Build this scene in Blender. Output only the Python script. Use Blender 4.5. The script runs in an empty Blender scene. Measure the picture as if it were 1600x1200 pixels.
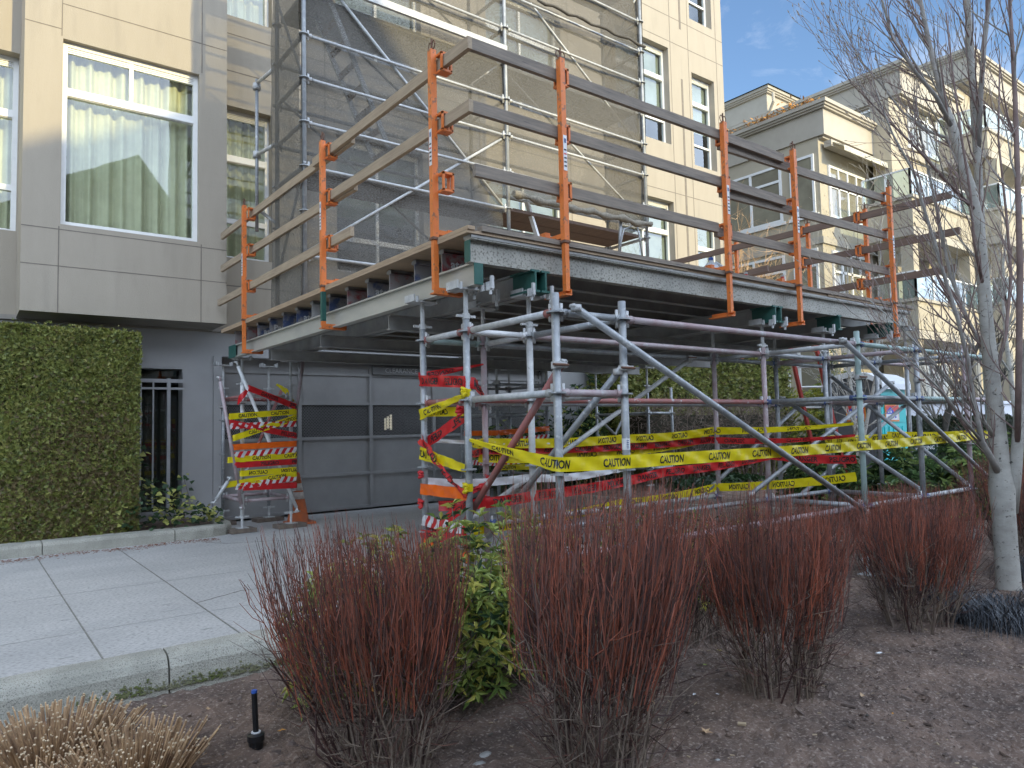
import bpy, math, random
from mathutils import Vector, Matrix
R_ = random.Random(7)
sc = bpy.context.scene
COL = sc.collection
V = Vector
# ------------------------------------------------------------------ camera frame (measured from the photograph's vanishing points)
FPX = 1124.65
ROWS = [V((0.7942687, 0.01943826, 0.60725562)), V((-0.6071594, 0.06198379, 0.79215874)), V((-0.02224182, -0.99788785, 0.0610339))]
CAMZ = 1.32
CAM = V((0, 0, CAMZ))
def PX(x, y, X=None, Y=None, Z=None, d=None):
    c = V(((x - 800) / FPX, (y - 600) / FPX, 1))
    r = V((ROWS[0].dot(c), ROWS[1].dot(c), ROWS[2].dot(c)))
    if X is not None: t = X / r.x
    elif Y is not None: t = Y / r.y
    elif Z is not None: t = (Z - CAMZ) / r.z
    else: t = d
    return CAM + r * t

# ------------------------------------------------------------------ materials
MATS = {}
def nodes_of(name):
    m = bpy.data.materials.new(name); m.use_nodes = True
    nt = m.node_tree
    return m, nt, nt.nodes, nt.links, nt.nodes['Principled BSDF']
def mat(name, c, rough=.6, metal=0, c2=None, ns=5, lo=.35, hi=.65, bump=0, bs=60, c3=None, ns3=30, lo3=.6, hi3=.7, spec=.5, trans=0, stretch=None, nd=5):
    if name in MATS: return MATS[name]
    m, nt, N, L, P = nodes_of(name)
    P.inputs['Roughness'].default_value = rough; P.inputs['Metallic'].default_value = metal
    P.inputs['Specular IOR Level'].default_value = spec
    tc = N.new('ShaderNodeTexCoord'); src = tc.outputs['Object']
    if stretch:
        mp = N.new('ShaderNodeMapping'); mp.inputs['Scale'].default_value = stretch; L.new(src, mp.inputs['Vector']); src = mp.outputs['Vector']
    c2 = c2 or tuple(k * .78 for k in c)
    no = N.new('ShaderNodeTexNoise'); no.inputs['Scale'].default_value = ns; no.inputs['Detail'].default_value = nd; no.inputs['Roughness'].default_value = .62
    L.new(src, no.inputs['Vector'])
    rp = N.new('ShaderNodeValToRGB'); rp.color_ramp.elements[0].position = lo; rp.color_ramp.elements[1].position = hi
    rp.color_ramp.elements[0].color = (*c, 1); rp.color_ramp.elements[1].color = (*c2, 1)
    L.new(no.outputs['Fac'], rp.inputs['Fac']); out = rp.outputs['Color']
    if c3:
        n3 = N.new('ShaderNodeTexNoise'); n3.inputs['Scale'].default_value = ns3; n3.inputs['Detail'].default_value = 4; L.new(src, n3.inputs['Vector'])
        r3 = N.new('ShaderNodeValToRGB'); r3.color_ramp.elements[0].position = lo3; r3.color_ramp.elements[1].position = hi3
        L.new(n3.outputs['Fac'], r3.inputs['Fac'])
        mx = N.new('ShaderNodeMix'); mx.data_type = 'RGBA'; L.new(r3.outputs['Color'], mx.inputs['Factor'])
        L.new(out, mx.inputs['A']); mx.inputs['B'].default_value = (*c3, 1); out = mx.outputs['Result']
    L.new(out, P.inputs['Base Color'])
    if bump:
        nb = N.new('ShaderNodeTexNoise'); nb.inputs['Scale'].default_value = bs; nb.inputs['Detail'].default_value = 6; nb.inputs['Roughness'].default_value = .7; L.new(src, nb.inputs['Vector'])
        bp = N.new('ShaderNodeBump'); bp.inputs['Strength'].default_value = bump; bp.inputs['Distance'].default_value = .02
        L.new(nb.outputs['Fac'], bp.inputs['Height']); L.new(bp.outputs['Normal'], P.inputs['Normal'])
    if trans:
        P.inputs['Subsurface Weight'].default_value = 0
        tr = N.new('ShaderNodeBsdfTranslucent'); L.new(out, tr.inputs['Color'])
        ms = N.new('ShaderNodeMixShader'); ms.inputs['Fac'].default_value = trans
        L.new(P.outputs['BSDF'], ms.inputs[1]); L.new(tr.outputs['BSDF'], ms.inputs[2]); L.new(ms.outputs['Shader'], N['Material Output'].inputs['Surface'])
    MATS[name] = m
    return m
def glass_mat(name, tint=(.8, .86, .84), refl=.12, top=.75):
    m, nt, N, L, P = nodes_of(name); N.remove(P)
    lw = N.new('ShaderNodeLayerWeight'); lw.inputs['Blend'].default_value = .35
    mr = N.new('ShaderNodeMapRange'); mr.inputs['To Min'].default_value = refl; mr.inputs['To Max'].default_value = top
    L.new(lw.outputs['Facing'], mr.inputs['Value'])
    t = N.new('ShaderNodeBsdfTransparent'); t.inputs['Color'].default_value = (*tint, 1)
    g = N.new('ShaderNodeBsdfGlossy'); g.inputs['Roughness'].default_value = .015; g.inputs['Color'].default_value = (.92, .95, .95, 1)
    nz = N.new('ShaderNodeTexNoise'); nz.inputs['Scale'].default_value = 1.1; tc = N.new('ShaderNodeTexCoord'); L.new(tc.outputs['Object'], nz.inputs['Vector'])
    bp = N.new('ShaderNodeBump'); bp.inputs['Strength'].default_value = .03; bp.inputs['Distance'].default_value = .03; L.new(nz.outputs['Fac'], bp.inputs['Height']); L.new(bp.outputs['Normal'], g.inputs['Normal'])
    ms = N.new('ShaderNodeMixShader'); L.new(mr.outputs['Result'], ms.inputs['Fac']); L.new(t.outputs['BSDF'], ms.inputs[1]); L.new(g.outputs['BSDF'], ms.inputs[2])
    L.new(ms.outputs['Shader'], N['Material Output'].inputs['Surface'])
    MATS[name] = m; return m
def net_mat(name, c=(.105, .096, .08), lo=.52, hi=1.0):
    m, nt, N, L, P = nodes_of(name)
    P.inputs['Base Color'].default_value = (*c, 1); P.inputs['Roughness'].default_value = .8
    tc = N.new('ShaderNodeTexCoord')
    a = N.new('ShaderNodeTexNoise'); a.inputs['Scale'].default_value = 52; a.inputs['Detail'].default_value = 3; a.inputs['Roughness'].default_value = .8
    mp = N.new('ShaderNodeMapping'); mp.inputs['Scale'].default_value = (1, 1, 2.6); L.new(tc.outputs['Object'], mp.inputs['Vector']); L.new(mp.outputs['Vector'], a.inputs['Vector'])
    b = N.new('ShaderNodeTexNoise'); b.inputs['Scale'].default_value = 1.3; b.inputs['Detail'].default_value = 3; L.new(tc.outputs['Object'], b.inputs['Vector'])
    ad = N.new('ShaderNodeMath'); ad.operation = 'MULTIPLY_ADD'; ad.inputs[1].default_value = .35; L.new(b.outputs['Fac'], ad.inputs[0]); L.new(a.outputs['Fac'], ad.inputs[2])
    mr = N.new('ShaderNodeMapRange'); mr.inputs['From Min'].default_value = .52; mr.inputs['From Max'].default_value = .84; mr.inputs['To Min'].default_value = lo; mr.inputs['To Max'].default_value = hi
    L.new(ad.outputs[0], mr.inputs['Value'])
    t = N.new('ShaderNodeBsdfTransparent')
    ms = N.new('ShaderNodeMixShader'); L.new(mr.outputs['Result'], ms.inputs['Fac']); L.new(t.outputs['BSDF'], ms.inputs[1]); L.new(P.outputs['BSDF'], ms.inputs[2])
    L.new(ms.outputs['Shader'], N['Material Output'].inputs['Surface'])
    MATS[name] = m; return m

STUCCO = mat('stucco', (.385, .335, .262), .9, c2=(.352, .306, .238), ns=2.2, lo=.3, hi=.7, bump=.3, bs=110, c3=(.31, .272, .215), ns3=3.2, lo3=.56, hi3=.85, stretch=(1.6, 1.6, .3))
STUCCO2 = mat('stucco_far', (.43, .375, .275), .9, c2=(.39, .34, .248), ns=1.2, bump=.1, bs=60)
CREAMF = mat('cornice_paint', (.42, .375, .30), .8, c2=(.38, .34, .27), ns=2)
JOINT = mat('joint_shadow_line', (.21, .18, .145), .9, ns=9)
SOFFIT = mat('soffit_paint', (.33, .30, .26), .9, ns=2)
GREYPAINT = mat('grey_paint', (.40, .395, .385), .7, c2=(.36, .353, .342), ns=1.7, bump=.08, bs=90)
GREYDOOR = mat('garage_door_paint', (.33, .32, .305), .6, c2=(.285, .278, .265), ns=2.5)
WFRAME = mat('white_window_frame', (.80, .79, .74), .45, c2=(.74, .73, .69), ns=6)
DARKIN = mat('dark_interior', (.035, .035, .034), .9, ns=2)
CURT = mat('curtain_cloth', (.78, .755, .59), .95, c2=(.65, .625, .48), ns=3, trans=.25)
BLIND = mat('blind_slats', (.34, .35, .30), .7, ns=4)
GLASS = glass_mat('window_glass', (.88, .93, .84), .075, .42); GLASSR = glass_mat('dim_window_glass', (.7, .76, .72), .07, .36); GLASSF = glass_mat('far_window_glass', (.6, .66, .6), .2, .8)
BALGL = glass_mat('balcony_glass', (.62, .78, .86), .10, .45)
NET = net_mat('debris_net')
ROPE = mat('dark_rope', (.10, .09, .075), .9, c2=(.05, .045, .04), ns=40)
NETD = mat('rolled_net', (.30, .26, .19), .9, c2=(.16, .14, .11), ns=40, bump=.6, bs=50)
GALV = mat('galvanised_tube', (.36, .37, .37), .5, .35, c2=(.25, .26, .265), ns=9, c3=(.50, .50, .48), ns3=26, lo3=.58, hi3=.72, bump=.05, bs=80)
GALVL = mat('galvanised_light', (.54, .54, .52), .55, .1, c2=(.38, .38, .37), ns=14, c3=(.25, .24, .22), ns3=45, lo3=.66, hi3=.74)
PINK = mat('faded_pink_tube', (.40, .345, .345), .55, .1, c2=(.33, .23, .23), ns=7, c3=(.44, .43, .43), ns3=18)
RED = mat('worn_red_tube', (.33, .10, .085), .6, 0, c2=(.27, .13, .115), ns=8, c3=(.46, .42, .41), ns3=15, lo3=.62, hi3=.7)
TEAL = mat('pale_teal_tube', (.36, .46, .42), .55, .1, c2=(.29, .37, .34), ns=9, c3=(.10, .11, .10), ns3=40, lo3=.7, hi3=.76)
WHITE = mat('white_tube_paint', (.74, .74, .72), .5, 0, c2=(.6, .6, .59), ns=12, c3=(.35, .25, .2), ns3=35, lo3=.7, hi3=.78)
BLUE = mat('blue_paint', (.03, .07, .22), .55, ns=15, c2=(.12, .15, .25))
RUST = mat('rusty_steel', (.20, .10, .06), .8, .2, c2=(.12, .07, .05), ns=20)
STEELM = mat('mottled_galvanised_beam', (.39, .37, .315), .55, .25, c2=(.26, .25, .215), ns=3, c3=(.15, .135, .11), ns3=55, lo3=.52, hi3=.62, bump=.1, bs=90)
ALUB = mat('aluminium_beam', (.52, .50, .43), .5, .35, c2=(.40, .39, .35), ns=4, stretch=(1, .3, 1))
JOIST = mat('dull_aluminium_joist', (.36, .35, .32), .5, .3, c2=(.26, .25, .24), ns=5, bump=.04)
GREENP = mat('green_paint', (.013, .08, .062), .55, c2=(.03, .10, .08), ns=8)
BLUEP = mat('joist_blue_paint', (.06, .09, .19), .6, c2=(.27, .255, .25), ns=9, lo=.42, hi=.54)
REDP = mat('joist_red_paint', (.30, .06, .065), .6, c2=(.29, .255, .245), ns=9, lo=.40, hi=.52)
PLY = mat('plywood', (.42, .30, .19), .8, c2=(.32, .23, .15), ns=6, stretch=(.3, 1, 12))
WOODL = mat('tan_lumber', (.40, .31, .21), .8, c2=(.29, .22, .15), ns=5, stretch=(9, .6, 9), bump=.15, bs=40, c3=(.16, .12, .09), ns3=9, lo3=.66, hi3=.75)
WOODG = mat('grey_weathered_lumber', (.27, .222, .175), .85, c2=(.17, .143, .115), ns=5, stretch=(.6, 9, 9), bump=.2, bs=40, c3=(.09, .08, .075), ns3=8, lo3=.64, hi3=.74)
WOODB = mat('brown_lumber', (.20, .135, .10), .85, c2=(.145, .10, .08), ns=5, stretch=(9, .6, 9), bump=.2, bs=40)
PAD = mat('timber_pad', (.20, .16, .12), .9, c2=(.13, .10, .08), ns=12, bump=.2)
ORANGE = mat('orange_powder_coat', (.72, .19, .035), .5, c2=(.6, .15, .03), ns=7, c3=(.26, .11, .055), ns3=27, lo3=.585, hi3=.68, bump=.12, bs=70)
STICK = mat('white_sticker', (.75, .75, .74), .5, ns=9)
BLACK = mat('black_print', (.012, .012, .012), .6, ns=9)
YEL = mat('yellow_tape', (.83, .68, .012), .32, c2=(.76, .62, .01), ns=6, trans=.3)
REDT = mat('red_tape', (.66, .025, .03), .3, c2=(.5, .02, .022), ns=6, trans=.3)
ORT = mat('orange_tape', (.92, .16, .012), .35, c2=(.85, .14, .01), ns=6, trans=.3)
WHT = mat('white_tape', (.8, .8, .8), .35, ns=6, trans=.3)
CONC = mat('concrete', (.50, .485, .455), .85, c2=(.36, .352, .335), ns=1.1, lo=.32, hi=.78, c3=(.235, .23, .215), ns3=55, lo3=.46, hi3=.72, bump=.3, bs=130, stretch=(.7, 1.3, 1))
CONCD = mat('old_kerb_concrete', (.45, .43, .36), .95, c2=(.33, .32, .265), ns=4, c3=(.19, .18, .15), ns3=140, lo3=.52, hi3=.66, bump=.6, bs=120)
MOSS = mat('moss', (.10, .12, .03), 1, c2=(.2, .19, .12), ns=9)
ASPH = mat('asphalt', (.075, .075, .075), .9, c2=(.055, .055, .055), ns=4, bump=.3, bs=150)
SOIL = mat('garden_soil', (.235, .16, .118), 1, c2=(.10, .07, .055), ns=3.5, c3=(.38, .30, .24), ns3=60, lo3=.54, hi3=.70, bump=1, bs=55, nd=9)
CHIPD = mat('mulch_chip', (.19, .14, .115), 1, c2=(.10, .075, .062), ns=20)
CHIPL = mat('pale_straw_chip', (.42, .33, .21), .9, c2=(.30, .22, .14), ns=20)
TWIGR = mat('red_twig', (.27, .072, .036), .6, c2=(.13, .042, .027), ns=9)
TWIGM = mat('dull_maroon_twig', (.165, .07, .045), .7, c2=(.08, .04, .03), ns=9)
TWIGB = mat('brown_stem', (.26, .20, .145), .8, c2=(.14, .105, .08), ns=12)
BARKL = mat('pale_birch_bark', (.45, .43, .38), .9, c2=(.34, .32, .28), ns=7, c3=(.09, .085, .075), ns3=26, lo3=.62, hi3=.70, stretch=(1, 1, 1.6), bump=.3, bs=60)
BARKG = mat('grey_branch_bark', (.36, .335, .30), .9, c2=(.24, .22, .195), ns=8)
BARKR = mat('reddish_twig_bark', (.27, .19, .165), .8, c2=(.18, .125, .11), ns=8)
BARKD = mat('dark_trunk_bark', (.12, .105, .085), .95, c2=(.07, .06, .05), ns=9, bump=.6, bs=30)
BUD = mat('pale_bud', (.36, .29, .22), .8, ns=9)
WILLOW = mat('orange_willow_twig', (.62, .40, .20), .7, c2=(.5, .31, .16), ns=4)
BROWNH = mat('dry_brown_twig', (.20, .15, .115), .9, c2=(.12, .09, .07), ns=7)
def leaf(n, c, t=.3): return mat(n, c, .5, c2=tuple(k * .7 for k in c), ns=9, trans=t)
HG = [leaf('thuja_green', (.27, .30, .07)), leaf('thuja_dark', (.14, .17, .045)), leaf('thuja_olive', (.34, .33, .09)), leaf('thuja_brown', (.20, .15, .065))]
LG = [leaf('leaf_light', (.40, .47, .12)), leaf('leaf_mid', (.20, .29, .075)), leaf('leaf_dark', (.035, .075, .03)), leaf('leaf_yellow', (.58, .54, .12))]
RG = [leaf('rhodo_green', (.12, .21, .07)), leaf('rhodo_light', (.30, .40, .12)), leaf('rhodo_dark', (.05, .09, .035))]
IG = [leaf('ivy_green', (.05, .10, .035)), leaf('ivy_dark', (.03, .06, .025)), leaf('ivy_yellow', (.52, .52, .14))]
DHG = [leaf('clipped_dark_leaf', (.03, .045, .02)), leaf('clipped_mid_leaf', (.06, .075, .03))]
MON = mat('black_mondo_blade', (.022, .024, .028), .35, c2=(.05, .055, .06), ns=8)
STRAW = mat('straw_stem', (.52, .335, .175), .8, c2=(.21, .125, .07), ns=14)
STRAWC = mat('cut_straw_end', (.62, .48, .31), .8, ns=14)
BLKP = mat('black_plastic', (.015, .015, .016), .4, ns=9)
BLUEC = mat('blue_cap_plastic', (.04, .12, .45), .4, ns=9)
CONEO = mat('cone_orange', (.62, .15, .04), .6, c2=(.42, .12, .05), ns=9)
CONEW = mat('cone_white_band', (.7, .68, .64), .5, c2=(.5, .42, .36), ns=14)
JUG = mat('milky_plastic', (.78, .80, .82), .35, ns=9, trans=.3)
REDPL = mat('red_plastic', (.55, .04, .035), .4, ns=9)
FIBER = mat('red_fibreglass', (.52, .07, .055), .5, c2=(.42, .06, .05), ns=9)
ALU = mat('bright_aluminium', (.78, .78, .75), .4, .2, c2=(.66, .66, .63), ns=9)
TOIG = mat('grey_toilet_plastic', (.11, .115, .125), .5, c2=(.09, .095, .10), ns=5)
TOIT = mat('teal_toilet_plastic', (.03, .50, .50), .45, c2=(.025, .42, .43), ns=4)
TOIW = mat('white_toilet_roof', (.75, .77, .78), .4, c2=(.68, .7, .72), ns=4)
SIGNY = mat('sign_orange_border', (.85, .32, .03), .5, ns=9); SIGNR = mat('sign_red', (.6, .05, .04), .5, ns=9); SIGNB = mat('sign_blue', (.04, .07, .5), .5, ns=9)
SIGNG = mat('dark_green_sign', (.012, .03, .025), .8, ns=9, spec=.15)
WALLW = mat('white_render', (.66, .67, .70), .85, c2=(.6, .61, .64), ns=1.4)
SLATE = mat('blue_slate_roof', (.16, .22, .26), .7, c2=(.12, .17, .2), ns=6, stretch=(1, 1, 8))
GRROOF = mat('green_metal_roof', (.10, .24, .17), .6, c2=(.08, .2, .14), ns=4)
HOUSEW = mat('tan_siding', (.30, .275, .235), .85, c2=(.27, .25, .21), ns=1, stretch=(.3, .3, 14))
AWN = mat('awning_cloth', (.68, .64, .52), .9, ns=5, trans=.2)
CLEARS = mat('clearance_sign_face', (.17, .165, .155), .7, ns=5); CLEART = mat('pale_sign_letters', (.5, .49, .46), .6, ns=5)
LEAFT = mat('tan_dead_leaf', (.48, .33, .19), .8, c2=(.36, .23, .13), ns=20); LEAFO = mat('orange_dead_leaf', (.55, .26, .05), .8, c2=(.4, .18, .04), ns=15); STONE = mat('pale_stone', (.36, .35, .32), .9, c2=(.22, .21, .19), ns=18)
NEEDLE = mat('rust_needles', (.26, .11, .06), 1, c2=(.18, .08, .05), ns=30)
YBUSH = [leaf('sunny_yellow_leaf', (.42, .40, .06)), leaf('sunny_green_leaf', (.22, .26, .05))]

# ------------------------------------------------------------------ mesh building
class MB:
    def __init__(s): s.v = []; s.f = []; s.m = []; s.mats = []
    def mi(s, m):
        if m not in s.mats: s.mats.append(m)
        return s.mats.index(m)
    def face(s, pts, m):
        b = len(s.v); s.v.extend([tuple(p) for p in pts]); s.f.append(tuple(range(b, b + len(pts)))); s.m.append(s.mi(m))
    def obox(s, o, ax, ay, az, m):          # parallelepiped from corner o with edge vectors
        o = V(o); ax = V(ax); ay = V(ay); az = V(az); b = len(s.v)
        for k in range(8): s.v.append(tuple(o + ax * (k & 1) + ay * ((k >> 1) & 1) + az * ((k >> 2) & 1)))
        q = [(0, 2, 3, 1), (4, 5, 7, 6), (0, 1, 5, 4), (2, 6, 7, 3), (0, 4, 6, 2), (1, 3, 7, 5)]
        i = s.mi(m)
        for f in q: s.f.append(tuple(b + k for k in f)); s.m.append(i)
    def box(s, x0, x1, y0, y1, z0, z1, m): s.obox((x0, y0, z0), (x1 - x0, 0, 0), (0, y1 - y0, 0), (0, 0, z1 - z0), m)
    def bar(s, p, q, w, h, m, up=(0, 0, 1)):    # rectangular bar along p->q
        p = V(p); q = V(q); d = (q - p); u = V(up); sd = d.cross(u).normalized(); u = sd.cross(d).normalized()
        s.obox(p - sd * w / 2 - u * h / 2, d, sd * w, u * h, m)
    def tube(s, pts, r, m, n=10, cap=True):
        pts = [V(p) for p in pts]; rr = r if isinstance(r, (list, tuple)) else [r] * len(pts)
        i = s.mi(m); rings = []
        ref = None
        for k, p in enumerate(pts):
            d = (pts[min(k + 1, len(pts) - 1)] - pts[max(k - 1, 0)])
            if d.length < 1e-9: d = V((0, 0, 1))
            d.normalize()
            if ref is None: ref = d.orthogonal().normalized()
            a = (ref - d * ref.dot(d))
            if a.length < 1e-4: a = d.orthogonal()
            a.normalize(); ref = a; b = d.cross(a)
            base = len(s.v)
            for t in range(n):
                an = 2 * math.pi * t / n
                s.v.append(tuple(p + (a * math.cos(an) + b * math.sin(an)) * rr[k]))
            rings.append(base)
        for k in range(len(rings) - 1):
            A = rings[k]; B = rings[k + 1]
            for t in range(n):
                u = (t + 1) % n
                s.f.append((A + t, A + u, B + u, B + t)); s.m.append(i)
        if cap and n > 3:
            s.f.append(tuple(rings[0] + t for t in reversed(range(n)))); s.m.append(i)
            s.f.append(tuple(rings[-1] + t for t in range(n))); s.m.append(i)
    def lathe(s, c, prof, m, n=16, axis=(0, 0, 1)):
        c = V(c); a = V(axis)
        s.tube([c + a * z for z, r in prof], [r for z, r in prof], m, n)
    def build(s, name, parent=None, smooth=False, origin=None):
        me = bpy.data.meshes.new(name)
        o = V(parent.get('_loc', (0, 0, 0))) if parent is not None else V(origin or (0, 0, 0))
        vs = s.v if o.length == 0 else [(a - o.x, b - o.y, c - o.z) for a, b, c in s.v]
        me.from_pydata(vs, [], s.f)
        for m in s.mats: me.materials.append(m)
        me.polygons.foreach_set('material_index', s.m)
        if smooth: me.polygons.foreach_set('use_smooth', [len(f) == 4 for f in s.f])
        me.update()
        ob = bpy.data.objects.new(name, me); COL.objects.link(ob)
        if parent is not None: ob.parent = parent; ob['_loc'] = tuple(o)
        else: ob.location = o; ob['_loc'] = tuple(o)
        return ob
ROOTS = []
def tag(o, label, cat, group=None):
    o['label'] = label; o['category'] = cat
    if group: o['group'] = group
    return o
def thing(name, label, cat, loc=(0, 0, 0), group=None):
    e = bpy.data.objects.new(name, None); COL.objects.link(e); e.location = loc; e['_loc'] = tuple(loc); e.empty_display_size = .1
    return tag(e, label, cat, group)
def solo(name, mb, label, cat, loc=None, group=None, smooth=False):
    if loc is None:
        xs = [v[0] for v in mb.v]; ys = [v[1] for v in mb.v]; zs = [v[2] for v in mb.v]
        loc = ((min(xs) + max(xs)) / 2, (min(ys) + max(ys)) / 2, min(zs))
    return tag(mb.build(name, None, smooth, loc), label, cat, group)
def struct(name, mb, kind='structure', smooth=False):
    o = mb.build(name, None, smooth); o['kind'] = kind; return o
_TX = {}
def glyphs(s, bold=.0):
    k = (s, bold)
    if k not in _TX:
        cu = bpy.data.curves.new('t', 'FONT'); cu.body = s; cu.size = 1; cu.offset = bold; cu.resolution_u = 2; cu.align_x = 'CENTER'
        ob = bpy.data.objects.new('t', cu); COL.objects.link(ob)
        dg = bpy.context.evaluated_depsgraph_get(); ev = ob.evaluated_get(dg); me = ev.to_mesh()
        vs = [tuple(v.co) for v in me.vertices]; fs = [tuple(p.vertices) for p in me.polygons]
        ev.to_mesh_clear(); bpy.data.objects.remove(ob); bpy.data.curves.remove(cu)
        y0 = min(v[1] for v in vs); y1 = max(v[1] for v in vs)
        vs = [(x, y - (y0 + y1) / 2) for x, y, z in vs]
        _TX[k] = (vs, fs, max(v[0] for v in vs) - min(v[0] for v in vs), y1 - y0)
    return _TX[k]
def put_text(mb, s, o, ax, up, height, m, bold=.0, width=None):
    vs, fs, w, h = glyphs(s, bold); k = height / h; kx = k if width is None else width / w
    b = len(mb.v); o = V(o); ax = V(ax).normalized(); up = V(up).normalized(); i = mb.mi(m)
    for x, y in vs: mb.v.append(tuple(o + ax * x * kx + up * y * k))
    for f in fs: mb.f.append(tuple(b + t for t in f)); mb.m.append(i)

# ------------------------------------------------------------------ world, sun, camera
EL = math.radians(17.5); SUNV = V((.135, -1, 0)).normalized() * math.cos(EL); SUNV.z = math.sin(EL)
w = bpy.data.worlds.new('World'); sc.world = w; w.use_nodes = True
N = w.node_tree.nodes; L = w.node_tree.links
sky = N.new('ShaderNodeTexSky'); sky.sky_type = 'NISHITA'; sky.sun_disc = False; sky.sun_elevation = EL; sky.sun_rotation = math.atan2(SUNV.x, SUNV.y)
sky.air_density = 1.0; sky.dust_density = .4; sky.ozone_density = 3.0; sky.altitude = 50
tc = N.new('ShaderNodeTexCoord'); mp = N.new('ShaderNodeMapping'); mp.inputs['Rotation'].default_value = (0, 0, math.radians(35)); mp.inputs['Scale'].default_value = (1.6, 6, 9)
L.new(tc.outputs['Generated'], mp.inputs['Vector'])
no = N.new('ShaderNodeTexNoise'); no.inputs['Scale'].default_value = 1.6; no.inputs['Detail'].default_value = 8; no.inputs['Roughness'].default_value = .6; no.inputs['Distortion'].default_value = .4
L.new(mp.outputs['Vector'], no.inputs['Vector'])
rp = N.new('ShaderNodeValToRGB'); rp.color_ramp.elements[0].position = .51; rp.color_ramp.elements[1].position = .85; rp.color_ramp.elements[1].color = (.42, .42, .42, 1)
L.new(no.outputs['Fac'], rp.inputs['Fac'])
mx = N.new('ShaderNodeMix'); mx.data_type = 'RGBA'; L.new(rp.outputs['Color'], mx.inputs['Factor']); L.new(sky.outputs['Color'], mx.inputs['A']); mx.inputs['B'].default_value = (5.5, 5.7, 6.2, 1)
sx = N.new('ShaderNodeSeparateXYZ'); L.new(tc.outputs['Generated'], sx.inputs['Vector'])
bk = N.new('ShaderNodeMapRange'); bk.inputs['From Min'].default_value = .05; bk.inputs['From Max'].default_value = -.55; L.new(sx.outputs['Y'], bk.inputs['Value'])
nc = N.new('ShaderNodeTexNoise'); nc.inputs['Scale'].default_value = 3.2; nc.inputs['Detail'].default_value = 7; nc.inputs['Roughness'].default_value = .6; L.new(tc.outputs['Generated'], nc.inputs['Vector'])
rc = N.new('ShaderNodeValToRGB'); rc.color_ramp.elements[0].position = .30; rc.color_ramp.elements[1].position = .52; L.new(nc.outputs['Fac'], rc.inputs['Fac'])
mu = N.new('ShaderNodeMath'); mu.operation = 'MULTIPLY'; L.new(bk.outputs['Result'], mu.inputs[0]); L.new(rc.outputs['Color'], mu.inputs[1])
m2 = N.new('ShaderNodeMix'); m2.data_type = 'RGBA'; L.new(mu.outputs[0], m2.inputs['Factor']); L.new(mx.outputs['Result'], m2.inputs['A']); m2.inputs['B'].default_value = (11.8, 13.8, 17.2, 1)  # bright cloud bank behind the camera, added to lift the shaded foreground
bg = N['Background']; bg.inputs['Strength'].default_value = .125
L.new(m2.outputs['Result'], bg.inputs['Color'])
sl = bpy.data.lights.new('sun', 'SUN'); sl.energy = 2.0; sl.angle = math.radians(.6); sl.color = (1, .835, .43)
so = bpy.data.objects.new('sun', sl); COL.objects.link(so); so.rotation_euler = (-SUNV).to_track_quat('-Z', 'Y').to_euler(); so.location = SUNV * 40
cd = bpy.data.cameras.new('camera'); co = bpy.data.objects.new('camera', cd); COL.objects.link(co); sc.camera = co
cd.sensor_width = 36; cd.lens = FPX / 1600 * 36; cd.clip_end = 3000; cd.clip_start = .05
M3 = Matrix((ROWS[0], ROWS[1], ROWS[2]))      # columns: right, down, forward in world
rt = V((M3[0][0], M3[1][0], M3[2][0])); dn = V((M3[0][1], M3[1][1], M3[2][1])); fw = V((M3[0][2], M3[1][2], M3[2][2]))
mw = Matrix.Identity(4)
for i in range(3): mw[i][0] = rt[i]; mw[i][1] = -dn[i]; mw[i][2] = -fw[i]; mw[i][3] = CAM[i]
co.matrix_world = mw
vs_ = sc.view_settings; vs_.view_transform = 'Standard'; vs_.look = 'None'; vs_.exposure = 1.12; vs_.gamma = 1
sc.render.engine = 'CYCLES'; sc.cycles.use_denoising = True; sc.cycles.max_bounces = 7; sc.cycles.transparent_max_bounces = 24; sc.cycles.sample_clamp_indirect = 6

# ================================================================== GROUND
mb = MB(); mb.face([(-400, -400, -.32), (500, -400, -.32), (500, 500, -.32), (-400, 500, -.32)], ASPH); struct('ground', mb)
def bedz(x, y):
    n = math.sin(x * 1.7 + y * 2.3) * .5 + math.sin(x * 3.9 - y * 3.1 + 1) * .3 + math.sin(x * 8.3 + y * 7.1) * .14
    return -.10 + .018 * n - .05 * max(0, min(1, (1.6 - y) / 2.2)) + .07 * max(0, min(1, (x - 6) / 6))
def grid(x0, x1, y0, y1, step, zf, m):
    mb = MB(); nx = int((x1 - x0) / step); ny = int((y1 - y0) / step); i = mb.mi(m)
    for a in range(nx + 1):
        for b in range(ny + 1):
            x = x0 + (x1 - x0) * a / nx; y = y0 + (y1 - y0) * b / ny
            mb.v.append((x, y, zf(x, y)))
    for a in range(nx):
        for b in range(ny):
            k = a * (ny + 1) + b
            mb.f.append((k, k + ny + 1, k + ny + 2, k + 1)); mb.m.append(i)
    return mb
rg = random.Random(3)
def lumpy(x, y): return bedz(x, y) + rg.gauss(0, .0065)
struct('planting_bed', grid(-2.5, 19, -.6, 4.5, .045, lumpy, SOIL))
def backz(x, y): return .10 + .02 * math.sin(x * 2 + y * 3) + rg.gauss(0, .006)
struct('back_planting_bed', grid(8.25, 15.4, 4.9, 11.25, .09, backz, SOIL))
mb = MB()
mb.face([(-60, 4.58, 0), (8.2, 4.58, 0), (8.2, 11.8, 0), (-60, 11.8, 0)], CONC)
struct('driveway', mb)
mb = MB(); JT = mat('joint_dirt', (.16, .155, .13), 1, c2=(.25, .24, .21), ns=14)
for X in (-.9, -.1, .7, 1.5):
    mb.box(X - .0045, X + .0045, 4.6, 9.8, .003, .0045, JT)
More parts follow.
